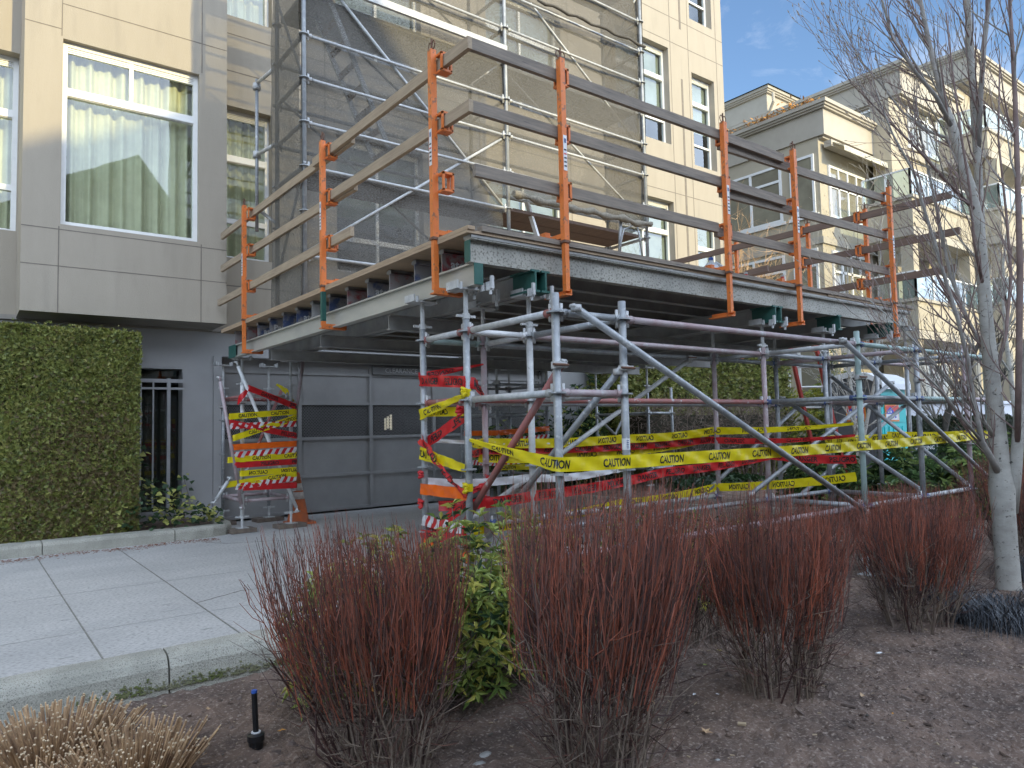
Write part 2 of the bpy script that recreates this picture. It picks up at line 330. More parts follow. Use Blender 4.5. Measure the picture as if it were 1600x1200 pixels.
for Y, w_ in ((5.75, .003), (7.2, .003)):
    mb.box(-20, 3, Y - w_, Y + w_, .0025, .0036, mat('faint_joint', (.36, .355, .34), 1, c2=(.47, .465, .44), ns=3))
rn = random.Random(12)
for pts in ([(2.35, 9.55), (2.6, 9.1), (3.1, 8.9), (3.4, 8.5), (4.2, 8.35)], [(1.5, 6.1), (1.9, 6.3), (2.3, 6.25), (2.8, 6.6)]):
    for (xa, ya), (xb, yb) in zip(pts, pts[1:]):
        for t in range(6):
            p = V((xa, ya, .003)).lerp(V((xb, yb, .003)), t / 6); q = V((xa, ya, .003)).lerp(V((xb, yb, .003)), (t + 1.05) / 6) + V((rn.gauss(0, .008), rn.gauss(0, .008), 0)); mb.bar(p, q, rn.uniform(.002, .0045), .002, JT)
struct('driveway_joints', mb)
mb = MB(); rn = random.Random(5)
for i in range(900):
    x = rn.uniform(-.3, 2.6); y = 9.72 - abs(rn.gauss(0, .13)) - .1 * (math.sin(x * 3) ** 2); a = rn.uniform(0, 3.1); l = rn.uniform(.01, .03)
    mb.obox((x, y, .006 + rn.uniform(0, .01)), (math.cos(a) * l, math.sin(a) * l, 0), (-math.sin(a) * .004, math.cos(a) * .004, 0), (0, 0, .003), NEEDLE)
struct('fallen_needles', mb, 'stuff')
mb = MB(); rn = random.Random(6)
for i in range(60):
    x = rn.uniform(-.5, 2.4); y = rn.uniform(4.8, 9.4); a = rn.gauss(0, .2); l = rn.uniform(.02, .13)
    mb.box(x, x + l, y, y + rn.uniform(.004, .012), .0048, .0056, mat('pale_scuff', (.50, .50, .48), .9, ns=30))
struct('driveway_scuffs', mb, 'stuff')
# right hand paving and street
mb = MB(); mb.face([(15.4, 4.6, -.02), (60, 4.6, -.02), (60, 13, -.02), (15.4, 13, -.02)], CONC); struct('side_path', mb)
mb = MB(); mb.face([(-60, -4, -.2), (80, -4, -.2), (80, -.6, -.2), (-60, -.6, -.2)], CONC); struct('pavement', mb)

# kerbs (things of their own)
def kerb(pts, prof, m, mb=None, joints=()):
    """extrude profile (offset to the left of travel, z) along pts"""
    mb = mb or MB(); n = len(prof); rings = []; pts = [V(p) for p in pts]
    for k, p in enumerate(pts):
        d = (pts[min(k + 1, len(pts) - 1)] - pts[max(k - 1, 0)]).normalized(); sd = V((-d.y, d.x, 0)); b = len(mb.v)
        for o, z in prof: mb.v.append(tuple(p + sd * o + V((0, 0, z + rg.gauss(0, .002)))))
        rings.append(b)
    i = mb.mi(m)
    for k in range(len(rings) - 1):
        for t in range(n - 1):
            mb.f.append((rings[k] + t, rings[k + 1] + t, rings[k + 1] + t + 1, rings[k] + t + 1)); mb.m.append(i)
    mb.f.append(tuple(rings[0] + t for t in range(n))); mb.m.append(i); mb.f.append(tuple(rings[-1] + t for t in reversed(range(n)))); mb.m.append(i)
    return mb
prof = [(0, -.25), (.01, -.07), (.02, .03), (.045, .072), (.085, .093), (.14, .098), (.2, .098), (.2, -.1)]
mb = MB(); K = thing('kerb', 'long rough concrete kerb with moss along its foot between driveway and soil bed', 'kerb', (0, 4.42, -.1))
for a, b in ((-3, .945), (.955, 4.1), (4.11, 8.1)):
    mb = kerb([(a + (b - a) * t / 24, 4.42, 0) for t in range(25)], prof, CONCD, mb)
mb.build('kerb_stone', K)
mm = MB(); rn = random.Random(8)
for i in range(700):
    x = rn.uniform(.5, 2.0); c = 1 if .7 < x < 1.8 else .4
    if rn.random() > c: continue
    z = -.085 + abs(rn.gauss(0, .022)); r = rn.uniform(.004, .012)
    mm.obox((x, 4.425 - .006 - (z + .09) * -.05, z), (r, 0, rn.uniform(-.004, .004)), (0, .012, 0), (0, 0, r * .7), MOSS)
mm.build('moss_patch', K)
prof2 = [(0, -.2), (0, .10), (.012, .128), (.03, .14), (.28, .14), (.28, -.1)]
K2 = thing('kerb', 'low smooth concrete kerb with a rounded end below the clipped green hedge', 'kerb', (1, 9.8, 0))
mb = MB()
for a, b in ((-5, -.45), (-.44, .755), (.765, 2.15)):
    mb = kerb([(a + (b - a) * t / 12, 9.8, 0) for t in range(13)], prof2, CONCD, mb)
cv = [(2.16 + .0, 9.8), (2.4, 9.8), (2.62, 9.84), (2.8, 9.93), (2.92, 10.08), (2.97, 10.28), (2.97, 11.2)]
mb = kerb([(x, y, 0) for x, y in cv], [(0, -.2), (0, .10), (.012, .128), (.03, .14), (.22, .14), (.22, -.1)], CONCD, mb)
mb.build('kerb_stone', K2)
mb = MB(); mb.face([(-5, 10.0, .12), (2.85, 10.0, .12), (2.85, 11.3, .12), (-5, 11.3, .12)], SOIL); struct('hedge_bed', mb)
mb = kerb([(8.1, 11.2, 0), (8.1, 9.5, 0), (8.08, 8, 0), (8.0, 7.2, 0), (8.1, 6.2, 0), (8.5, 5.4, 0), (9.2, 4.8, 0), (10.5, 4.62, 0), (15.4, 4.6, 0)], [(-.02, -.2), (-.02, .17), (.0, .2), (.15, .2), (.17, .17), (.17, -.1)], CONCD)
solo('kerb', mb, 'curved concrete planter kerb in the shade beside the garage entrance', 'kerb')

# ================================================================== MAIN BUILDING
BL = thing('apartment_building', 'beige stucco apartment block behind the scaffolding with a grey panelled garage entrance', 'building', (6, 11.3, 0))
def wall_y(mb, x0, x1, z0, z1, Y, ops, m, depth=.22, mr=None):
    xs = sorted({x0, x1, *[o[0] for o in ops], *[o[1] for o in ops]}); zs = sorted({z0, z1, *[o[2] for o in ops], *[o[3] for o in ops]})
    xs = [x for x in xs if x0 <= x <= x1]; zs = [z for z in zs if z0 <= z <= z1]
    for a, b in zip(xs, xs[1:]):
        for c, d in zip(zs, zs[1:]):
            mx_, mz_ = (a + b) / 2, (c + d) / 2
            if any(o[0] < mx_ < o[1] and o[2] < mz_ < o[3] for o in ops): continue
            mb.face([(a, Y, c), (b, Y, c), (b, Y, d), (a, Y, d)], m)
    for a, b, c, d in ops:
        r = mr or m; D = Y + depth
        mb.face([(a, Y, c), (a, Y, d), (a, D, d), (a, D, c)], r); mb.face([(b, Y, c), (b, D, c), (b, D, d), (b, Y, d)], r)
        mb.face([(a, Y, d), (b, Y, d), (b, D, d), (a, D, d)], r); mb.face([(a, Y, c), (a, D, c), (b, D, c), (b, Y, c)], r)
def window(parent, o, ax, n, w, h, mull, trans, fw=.06, tw=.05, sill=False, inside='curtain', gm=None, room=.9, fm=None, seed=0):
    """o: lower left corner of the frame plane, ax: unit along width, n: outward normal. mull: list of (u, v0, v1); trans: list of v or (v, thickness)"""
    o = V(o); ax = V(ax); n = V(n); up = V((0, 0, 1)); fm = fm or WFRAME
    mb = MB()
    def b(u0, u1, v0, v1, d0=-.04, d1=.03): mb.obox(o + ax * u0 + up * v0 + n * d0, ax * (u1 - u0), up * (v1 - v0), n * (d1 - d0), fm)
    b(0, fw, 0, h); b(w - fw, w, 0, h); b(fw, w - fw, 0, fw); b(fw, w - fw, h - fw, h)
    if h > 1.2:
        for k in range(3): b(fw, w - fw, h - fw - .022 * (k + 1) - .004, h - fw - .022 * k - .008, -.035, .022 - .006 * k)
    for t in trans:
        v, th = t if isinstance(t, tuple) else (t, tw)
        b(fw, w - fw, v - th / 2, v + th / 2, -.035, .028)
        if th > .09: b(fw, w - fw, v - th / 2 + .01, v - th / 2 + .03, -.03, .045)
    for u, v0, v1 in mull: b(u - tw / 2, u + tw / 2, v0, v1, -.03, .024)
    if sill: b(-.03, w + .03, -.05, 0, -.06, .07)
    f = mb.build('window', parent)
    g = MB(); g.face([o + ax * fw + up * fw - n * .01, o + ax * (w - fw) + up * fw - n * .01, o + ax * (w - fw) + up * (h - fw) - n * .01, o + ax * fw + up * (h - fw) - n * .01], gm or GLASS); 
    p = g.build('pane', f)
    if inside == 'curtain':
        c = MB(); rn = random.Random(seed); i = c.mi(CURT); nn = int(w * 90); ph = [rn.uniform(0, 6) for _ in range(4)]
        for k in range(nn + 1):
            u = .02 + (w - .04) * k / nn
            dd = .16 + .035 * math.sin(u * 31 + ph[0]) + .025 * math.sin(u * 53 + ph[1] + math.sin(u * 7 + ph[2])) + .02 * math.sin(u * 11 + ph[3])
            q = o + ax * u - n * dd; c.v.append(tuple(q + up * .03)); c.v.append(tuple(q + up * (h - .06)))
        for k in range(nn): c.f.append((2 * k, 2 * k + 2, 2 * k + 3, 2 * k + 1)); c.m.append(i)
        c.build('curtain', f, smooth=True)
    elif inside == 'blind':
        c = MB(); z = .05
        while z < h - .05:
            c.obox(o + ax * .05 + up * z - n * .08, ax * (w - .1), n * .03 + up * .012, up * .003, BLIND); z += .035
        c.build('blind', f)
    elif inside == 'half':
        c = MB(); c.obox(o + ax * .05 + up * (h * .42) - n * .08, ax * (w - .1), -n * .01, up * (h * .55), BLIND); c.build('roller_blind', f)
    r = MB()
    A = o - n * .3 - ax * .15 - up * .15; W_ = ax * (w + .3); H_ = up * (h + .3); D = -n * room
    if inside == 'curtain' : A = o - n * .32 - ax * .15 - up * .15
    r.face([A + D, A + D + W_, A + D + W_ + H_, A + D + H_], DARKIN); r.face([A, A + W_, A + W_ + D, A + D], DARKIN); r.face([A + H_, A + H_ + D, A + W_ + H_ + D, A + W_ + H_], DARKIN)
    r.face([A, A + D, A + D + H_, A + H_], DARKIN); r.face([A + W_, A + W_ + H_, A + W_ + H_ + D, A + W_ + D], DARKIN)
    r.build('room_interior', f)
    return f
YW = 11.3; YB = 10.54; TOP = 17.0
AX = V((1, 0, 0)); NY = V((0, -1, 0))
# window openings on the recessed main wall
wins = []                                        # x0,x1,z0,z1,kind
for zf in (4.04, 7.9, 11.75):
    for x0, x1 in ((-1.6, .53), (3.05, 3.90), (5.0, 6.7), (8.2, 10.2)): wins.append((x0, x1, zf, zf + 2.4, 'curtain' if x0 < 4 else 'half'))
for zf in (4.3, 8.2, 12.1): wins.append((11.9, 13.78, zf, zf + 2.46, 'half'))
for zf in (4.08, 7.88, 11.72): wins.append((14.66, 15.58, zf, zf + 2.42, 'half'))
gate_op = (1.95, 2.57, .21, 2.29); gar_op = (3.12, 9.6, 0.0, 2.50)
mb = MB()
wall_y(mb, -14, 16.0, 2.86, TOP, YW, [o[:4] for o in wins], STUCCO, .24)
mb.face([(16, YW, 0), (16, 24, 0), (16, 24, TOP), (16, YW, TOP)], STUCCO); mb.face([(-14, YW, TOP), (16, YW, TOP), (16, 24, TOP), (-14, 24, TOP)], SOFFIT)
mb.face([(-14, YW, 0), (-14, 24, 0), (-14, 24, TOP), (-14, YW, TOP)], STUCCO); mb.face([(-14, 24, 0), (16, 24, 0), (16, 24, TOP), (-14, 24, TOP)], STUCCO)
mb.build('wall', BL)
mb = MB()
wall_y(mb, -14, 16.0, 0, 2.86, YW - .004, [gate_op, gar_op], GREYPAINT, .25)
mb.box(3.0, 3.12, YW - .03, YW - .008, 0, 2.5, GREYPAINT); mb.box(2.57, 2.99, YW - .028, YW - .008, .1, 2.24, GREYPAINT)
mb.box(-3, 16.0, YW - .05, YW - .006, 2.87, 2.93, SOFFIT)
mb.build('garage_level_wall', BL)
# projecting bay
bayw = (.95, 2.60, 4.02, 6.44); bayw2 = (.95, 2.60, 7.9, 10.3)
mb = MB(); wall_y(mb, .54, 2.98, 2.89, TOP - .5, YB, [bayw, bayw2], STUCCO, .13)
mb.face([(.54, YB, 2.89), (.54, YB, TOP - .5), (.54, YW, TOP - .5), (.54, YW, 2.89)], STUCCO); mb.face([(2.98, YB, 2.89), (2.98, YW, 2.89), (2.98, YW, TOP - .5), (2.98, YB, TOP - .5)], STUCCO)
mb.face([(.54, YB, 2.89), (.54, YW, 2.89), (2.98, YW, 2.89), (2.98, YB, 2.89)], SOFFIT)
mb.build('bay', BL)
mb = MB(); j = .006
for X in (.935, 2.635):
    for z0, z1 in ((2.89, 3.99), (6.47, 7.86)): mb.box(X - j, X + j, YB - .003, YB + .01, z0, z1, JOINT)
for Z, x0, x1 in ((3.95, .54, 2.98), (3.48, .54, 2.98), (6.56, .54, .93), (6.9, .94, 2.98), (7.75, .54, 2.98)): mb.box(x0, x1, YB - .002, YB + .01, Z - j, Z + j, JOINT)
j = .009
for X in (13.86, 14.56, 15.72, 11.75, 10.4, 8.0, 6.9, 4.8):
    mb.box(X - j, X + j, YW - .003, YW + .01, 2.95, TOP, JOINT)
for X in (14.27,): mb.box(X - .035, X + .035, YW - .004, YW + .01, 2.95, 10.0, JOINT); mb.box(X - .035, X + .035, YW - .004, YW + .01, 11.3, TOP, JOINT)
for Z in (3.6, 7.0, 7.6, 10.85, 11.5, 14.7): mb.box(3.0, 16, YW - .002, YW + .01, Z - j, Z + j, JOINT)
mb.build('wall_joints', BL)
window(BL, (bayw[0], YB + .11, bayw[2]), AX, NY, 1.65, 2.42, [(.8, 1.80, 2.36)], [(1.76, .12)], seed=1)
window(BL, (bayw2[0], YB + .11, bayw2[2]), AX, NY, 1.65, 2.4, [(.8, 1.80, 2.36)], [(1.76, .12)], seed=2)
for k, (x0, x1, z0, z1, kind) in enumerate(wins):
    W_ = x1 - x0; H_ = z1 - z0
    if z0 > 11 and x0 < 11: continue
    tr = [(1.62, .12), (.62, .08)] if x0 < 11 else [(1.72, .13), (.62, .05)]
    window(BL, (x0, YW + .2, z0), AX, NY, W_, H_, [(W_ * .5, .06, H_ - .06)] if W_ > 1.2 and x0 > 4 else [], tr, seed=k + 5, inside=kind, gm=GLASSR if x0 > 4 else None)
# garage door
G = MB(); YG = 11.55
xs = [3.14, 4.42, 5.70, 6.98, 8.26, 9.56]; zs = [0.03, .60, 1.22, 1.80, 2.26]
for a in xs: G.box(a - .03, a + .03, YG - .05, YG, .0, 2.47, GREYDOOR)
for z in (.03, .6, 1.22, 1.80, 2.30): G.box(3.12, 9.6, YG - .045, YG + .002, z - .025, z + .025, GREYDOOR)
for a, b in zip(xs, xs[1:]):
    for c, d in ((.03, .6), (.6, 1.22), (1.8, 2.3), (2.3, 2.5)): G.face([(a, YG - .015, c), (b, YG - .015, c), (b, YG - .015, d), (a, YG - .015, d)], GREYDOOR)
gd = G.build('garage_door', BL)
for a, b in zip(xs, xs[1:]):
    M_ = MB(); x = a + .03 - .56
    st = .026
    while x < b:
        for s in (1, -1):
            p0 = V((x, YG - .02, 1.245)) if s > 0 else V((x + .53, YG - .02, 1.245)); p1 = p0 + V((.53 * s * .5, 0, .53))
            # clip to panel
            def cl(p, q):
                pts = []
                for P_ in (p, q):
                    t = P_
                    if t.x < a + .03 or t.x > b - .03:
                        X_ = a + .03 if t.x < a + .03 else b - .03; f_ = (X_ - p.x) / (q.x - p.x) if abs(q.x - p.x) > 1e-6 else 0; t = p + (q - p) * f_
                    pts.append(t)
                return pts
            if max(p0.x, p1.x) < a + .03 or min(p0.x, p1.x) > b - .03: continue
            q0, q1 = cl(p0, p1)
            M_.bar(q0, q1, .004, .004, GREYDOOR)
        x += st
    M_.build('mesh_grille', gd)
# garage interior (dark hall, no opening at its far end)
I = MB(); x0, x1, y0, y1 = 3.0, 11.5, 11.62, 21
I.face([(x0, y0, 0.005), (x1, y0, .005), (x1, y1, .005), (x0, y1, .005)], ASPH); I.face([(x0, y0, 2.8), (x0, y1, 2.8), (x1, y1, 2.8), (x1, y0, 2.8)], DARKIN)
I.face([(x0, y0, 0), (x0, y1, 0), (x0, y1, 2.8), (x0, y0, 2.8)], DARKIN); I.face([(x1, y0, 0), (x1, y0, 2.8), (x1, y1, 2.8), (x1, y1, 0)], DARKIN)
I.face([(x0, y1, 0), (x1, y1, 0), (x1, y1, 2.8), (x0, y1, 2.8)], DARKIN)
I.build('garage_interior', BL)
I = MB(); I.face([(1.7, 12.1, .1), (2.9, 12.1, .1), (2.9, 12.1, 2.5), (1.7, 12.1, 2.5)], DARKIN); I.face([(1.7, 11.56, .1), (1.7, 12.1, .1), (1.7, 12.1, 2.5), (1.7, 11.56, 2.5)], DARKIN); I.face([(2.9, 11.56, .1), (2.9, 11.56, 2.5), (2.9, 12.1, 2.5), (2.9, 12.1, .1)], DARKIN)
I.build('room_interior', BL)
g = MB(); g.face([(1.95, 11.5, .21), (2.57, 11.5, .21), (2.57, 11.5, 2.29), (1.95, 11.5, 2.29)], GLASS); g.build('pane', BL)
# pale slats behind the mesh, daylight put in as emission
slat_glow, nt, N_, L_, P_ = nodes_of('daylight_slat_glow'); P_.inputs['Emission Color'].default_value = (1, .93, .75, 1); P_.inputs['Emission Strength'].default_value = .22; P_.inputs['Base Color'].default_value = (.8, .8, .7, 1)
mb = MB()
for k in range(3): mb.box(7.47 + k * .07, 7.505 + k * .07, 14.4, 14.44, 1.34 + .03 * (k % 2), 1.60 + .04 * k, slat_glow)
mb.build('glowing_daylight_slats', BL)
# gate in front of the ground floor window
gt = thing('metal_gate', 'pale grey bar gate standing in front of the dark ground floor window', 'gate', (2.2, 11.2, .2))
mb = MB()
GP = mat('pale_grey_gate_paint', (.42, .42, .42), .5, ns=6)
for X, w_ in ((1.72, .02), (1.86, .02), (2.0, .02), (2.16, .02), (2.36, .045)): mb.box(X - w_ / 2, X + w_ / 2, 11.18 - w_ / 2, 11.18 + w_ / 2, .22, 2.08 if w_ < .03 else 2.14, GP)
mb.build('bar', gt)
mb = MB(); mb.box(1.6, 2.55, 11.165, 11.195, 2.08, 2.13, GP); mb.box(1.6, 2.55, 11.165, 11.195, 1.98, 2.01, GP); mb.box(1.6, 2.55, 11.165, 11.195, .22, .26, GP); mb.build('rail', gt)
# clearance sign
sg = thing('clearance_sign', 'dark wall sign reading CLEARANCE hung above the garage door', 'sign', (6.6, 11.48, 2.3))
mb = MB(); a = PX(582, 560, Y=11.46); b = PX(688, 572, Y=11.46); mb.box(a.x, b.x, 11.46, 11.49, 2.31, 2.47, CLEARS); mb.build('sign_plate', sg)
mb = MB(); put_text(mb, "CLEARANCE 7'-0\"", ((a.x + b.x) / 2, 11.455, 2.39), AX, (0, 0, 1), .085, CLEART); mb.build('lettering', sg)

# ================================================================== NEIGHBOUR BUILDING
NB = thing('apartment_building', 'cream stepped apartment building with glass balconies beyond the bare trees', 'building', (28, 13, 0))
def block(x0, x1, y0, y1, z0, z1): 
    m = MB(); m.box(x0, x1, y0, y1, z0, z1, STUCCO2); m.build('wall', NB)
def cornice(x0, x1, y0, y1, z, h=.5, mat_=None):
    m = MB(); mt = mat_ or CREAMF
    for d, a, b in ((.42, z - .13, z), (.36, z - .21, z - .132), (.30, z - .28, z - .212), (.20, z - 1.2, z - .282), (.09, z - 1.28, z - 1.202)):
        m.box(x0 - d, x1 + .0, y0 - d, y1, a, b, mt)
    m.build('cornice', NB)
block(24, 28, 12.83 + .3, 27, 0, 12.35); cornice(24.13, 28, 13.05, 27, 12.62)
block(28.2, 33, 12.3, 27, 0, 14.5); cornice(28.2, 33.4, 12.15, 27, 14.85)
block(33.4, 44, 12.0, 28, 0, 16.6); cornice(33.4, 44, 11.6, 28, 16.75)
block(30, 36, 19, 29, 14, 16.7); cornice(30, 36, 18.9, 29, 17.05)
m = MB(); m.face([(29.5, 18.4, 17.06), (36.5, 18.4, 17.06), (33, 22, 18.6)], SLATE); m.face([(29.5, 18.4, 17.06), (33, 22, 18.6), (33, 26, 18.6), (29.5, 29, 17.06)], SLATE); m.face([(36.5, 18.4, 17.06), (36.5, 29, 17.06), (33, 26, 18.6), (33, 22, 18.6)], SLATE); m.build('roof', NB)
m = MB(); a = V((33.0, 11.3, 16.76)); b = V((44, 11.3, 16.76)); c = V((38.5, 15, 18.8)); m.face([a, b, c], CREAMF); m.face([a, c, V((38.5, 28, 18.8)), V((33, 28, 16.76))], SLATE); m.face([b, V((44, 28, 16.76)), V((38.5, 28, 18.8)), c], SLATE); m.build('roof', NB)
NXv = V((-1, 0, 0)); AYn = V((0, -1, 0))
def fwin(o, ax, n, w, h, mull=2, tr=(.7,), inside=None):
    mb = MB(); o = V(o); ax = V(ax); n = V(n); up = V((0, 0, 1))
    def b(u0, u1, v0, v1): mb.obox(o + ax * u0 + up * v0, ax * (u1 - u0), up * (v1 - v0), n * .06, WFRAME)
    t = .09
    b(0, t, 0, h); b(w - t, w, 0, h); b(t, w - t, 0, t); b(t, w - t, h - t, h); b(-.1, w + .1, -.12, -.002)
    for k in range(1, mull): b(w * k / mull - t / 2, w * k / mull + t / 2, t, h - t)
    for k in tr: b(t, w - t, h * k - t / 2, h * k + t / 2)
    f = mb.build('window', NB)
    g = MB(); g.face([o + n * .02 + ax * t + up * t, o + n * .02 + ax * (w - t) + up * t, o + n * .02 + ax * (w - t) + up * (h - t), o + n * .02 + ax * t + up * (h - t)], FARG); g.build('pane', f)
FARG = mat('far_glass', (.17, .155, .11), .06, c2=(.26, .24, .17), ns=.8, spec=1.0)
for z in (2.0, 5.3, 8.7):                                         # left face of the first block
    for y, w_ in ((14.25, .95), (17.2, 2.6), (20.6, 2.4)): fwin((23.995, y, z), (0, -1, 0), NXv, w_, 2.15, 1 if w_ < 1 else 2, (.72,))
for z in (5.5, 8.6): fwin((24.55, 13.125, z), AX, NY, 2.6, 1.9, 4, (.6,))
for z in (1.6, 5.2, 8.8, 12.0):
    fwin((29.2, 12.295, z), AX, NY, 2.6, 1.9, 3, (.65,))
    fwin((28.2 - .005, 14.5, z), (0, -1, 0), NXv, 1.4, 1.5, 1, ())
for z in (1.6, 5.2, 8.8, 12.4):
    for x in (34.4, 38.0): fwin((x, 11.995, z), AX, NY, 2.4, 1.9, 2, (.65,))
# pilasters, string courses
m = MB()
m.box(27.5, 28.3, 12.2, 12.9, 0, 13.4, STUCCO2)
for z in (4.4, 7.7): m.box(23.93, 28, 13.06, 27, z - .12, z + .12, CREAMF)
for z in (4.6, 8.2, 11.6): m.box(28.12, 44, 12.2 - .0, 12.29, z - .12, z + .12, CREAMF); m.box(28.12, 28.19, 12.31, 27, z - .12, z + .12, CREAMF)
m.build('string_course', NB)
def balcony(x0, x1, y0, y1, z, ph=.95, gh=.9):
    m = MB(); t = .18
    m.box(x0, x1, y0, y1, z - .3, z - .02, CREAMF)
    m.box(x0, x1, y0, y0 + t, z, z + ph, STUCCO2); m.box(x0, x0 + t, y0 + t + .002, y1, z, z + ph, STUCCO2); m.box(x0 - .08, x1 + .02, y0 - .08, y0 + t + .05, z + ph + .002, z + ph + .1, CREAMF); m.box(x0 - .08, x0 + t + .05, y0 + t + .06, y1, z + ph + .002, z + ph + .1, CREAMF)
    o = m.build('balcony', NB)
    g = MB(); r = MB(); zb = z + ph + .12
    for a, b in ((V((x0 + .05, y0 + .05, zb)), V((x1, y0 + .05, zb))), (V((x0 + .05, y1, zb)), V((x0 + .05, y0 + .05, zb)))):
        n_ = max(2, int((b - a).length / 1.2)); 
        for k in range(n_ + 1):
            p = a + (b - a) * k / n_; r.box(p.x - .03, p.x + .03, p.y - .03, p.y + .03, zb, zb + gh, WFRAME)
        r.bar(a + V((0, 0, gh)), b + V((0, 0, gh)), .06, .05, WFRAME)
        g.face([a, b, b + V((0, 0, gh)), a + V((0, 0, gh))], BALGL)
    r.build('balcony_rail', o); g.build('balcony_pane', o)
balcony(25.2, 30.5, 10.6, 12.25, 4.3); balcony(25.2, 30.5, 10.6, 12.25, 7.8); balcony(31, 36, 9.9, 11.9, 4.6); balcony(31, 36, 9.9, 11.9, 8.2); balcony(31, 36.5, 10.2, 11.9, 11.6, .7)
m = MB(); m.box(25.3, 25.7, 10.7, 11.1, 0, 7.4, STUCCO2); m.box(30.0, 30.4, 10.7, 11.1, 0, 7.4, STUCCO2); m.box(31.2, 31.6, 10.0, 10.4, 0, 11.2, STUCCO2); m.build('column', NB)
aw = MB()
aw.face([(24.3, 12.8, 11.2), (27.9, 12.8, 11.2), (27.9, 12.35, 10.95), (24.3, 12.35, 10.95)], AWN); aw.face([(24.3, 12.35, 10.95), (27.9, 12.35, 10.95), (27.9, 12.34, 10.75), (24.3, 12.34, 10.75)], AWN); aw.box(24.2, 28, 12.75, 13.02, 11.02, 11.25, CREAMF)
aw.build('awning', NB)
dp = MB(); dp.tube([(29.7, 18.3, 16.6), (29.7, 18.3, 16.2), (29.95, 18.8, 15.7), (29.95, 18.8, 14.8)], .07, CREAMF, 8); dp.build('downpipe', NB)
# planters of orange leaves on the terrace edge
rn = random.Random(4)
for k, (y, s) in enumerate(((16.7, .5), (15.7, .5), (15.2, .4), (14.75, .35), (14.1, .65), (13.5, .4))):
    q = MB()
    for i in range(45):
        p = V((23.85 + rn.gauss(0, .1), y + rn.gauss(0, .3) * s * 1.6, 12.62 + abs(rn.gauss(0, .3)) * s)); a = V((rn.gauss(0, 1), rn.gauss(0, 1), rn.gauss(0, 1))).normalized() * .11; b = a.orthogonal().normalized() * .09
        q.face([p, p + a * .5 + b, p + a, p + a * .5 - b], LEAFO)
    solo('potted_plant', q, ['orange leaved plant at the far end of the cream roof terrace', 'small orange plant on the terrace edge, second from the far end', 'orange plant on the terrace edge below the penthouse window', 'low orange plant midway along the cream terrace edge', 'tall orange plant standing highest on the cream terrace edge', 'orange plant on the terrace edge nearest the cream corner'][k], 'plant', group='orange plants on the roof terrace')
# street side neighbours behind the photographer (gabled house shows in the bay window; both unseen blocks added to shade the foreground)
H = thing('gabled_house', 'tan house with a green gabled roof reflected in the bay window', 'house', (5, -16, 0))
ap = V((6.3, -15, 13.9)); le = V((-3.7, -15, 8.6)); re = V((8.9, -15, 10.6)); dpt = V((0, -9, 0))
m = MB(); gl = V((-2.9, -15.3, -.3)); gr = V((8.5, -15.3, -.3))
m.face([gl, gr, V((8.5, -15.3, 10.9)), ap + V((0, -.3, -.3)), V((-2.9, -15.3, 8.9))], HOUSEW); m.face([gl, V((-2.9, -15.3, 8.9)), V((-2.9, -24, 8.9)), V((-2.9, -24, -.3))], HOUSEW); m.face([gr, V((8.5, -24, -.3)), V((8.5, -24, 10.9)), V((8.5, -15.3, 10.9))], HOUSEW)
m.build('wall', H)
m = MB(); 
for a, b in ((le, ap), (ap, re)): m.obox(a, b - a, dpt, V((0, 0, .45)), GRROOF)
m.build('roof', H)
H2 = thing('apartment_building', 'flat roofed tan block behind the viewer, unseen and added to shade the foreground', 'building', (15, -18, 0))
m = MB(); m.box(9.2, 35, -24, -15.2, -.3, 11.4, HOUSEW); m.build('wall', H2); m = MB(); m.box(9.0, 35.2, -24.2, -15.0, 11.41, 11.75, GRROOF); m.build('roof', H2)
H3 = thing('apartment_building', 'long unseen tan block left of the gabled house, added for its shade', 'building', (-14, -18, 0))
m = MB(); m.box(-26, -4, -24, -15.4, -.3, 11.2, HOUSEW); m.build('wall', H3); m = MB(); m.box(-26.2, -3.8, -24.2, -15.2, 11.21, 11.6, GRROOF); m.build('roof', H3)
for hh, xs_, zz, yy in ((H, (-1.5, 1.5, 4.5, 6.9), (1, 4.2, 7), -15.28), (H2, (10.5, 13.2, 16, 18.8), (1, 4.2, 7.6), -15.18)):
    for x in xs_:
        for z in zz:
            m = MB(); m.box(x, x + 1.1, yy, yy + .06, z, z + 1.6, WFRAME); m.box(x + .1, x + 1.0, yy + .06, yy + .065, z + .1, z + 1.5, FARG); m.build('window', hh)
# white garden wall on the right
m = MB(); m.box(19.5, 36, 9.0, 9.3, -.1, 1.75, WALLW); m.box(19.4, 36.1, 8.93, 9.37, 1.755, 1.85, WALLW); solo('garden_wall', m, 'pale rendered garden wall behind the dark clipped hedge', 'wall')

# ================================================================== RAISED DECK
X0, X1 = 2.87, 9.58; YD0, YD1 = 4.19, 10.15
D = thing('raised_deck', 'raised plywood work platform on metal joists and beams over the driveway', 'platform', (6.2, 7, 2.34))
def ibeam(mb, p, q, h, w, m, t=.012, up=(0, 0, 1)):
    """I section along p->q, p/q at bottom centre line"""
    p = V(p); q = V(q); d = (q - p); s = d.cross(V(up)).normalized(); u = V(up)
    mb.obox(p - s * w / 2, d, s * w, u * t, m); mb.obox(p - s * w / 2 + u * (h - t), d, s * w, u * t, m); mb.obox(p - s * t / 2 + u * t, d, s * t, u * (h - 2 * t), m)
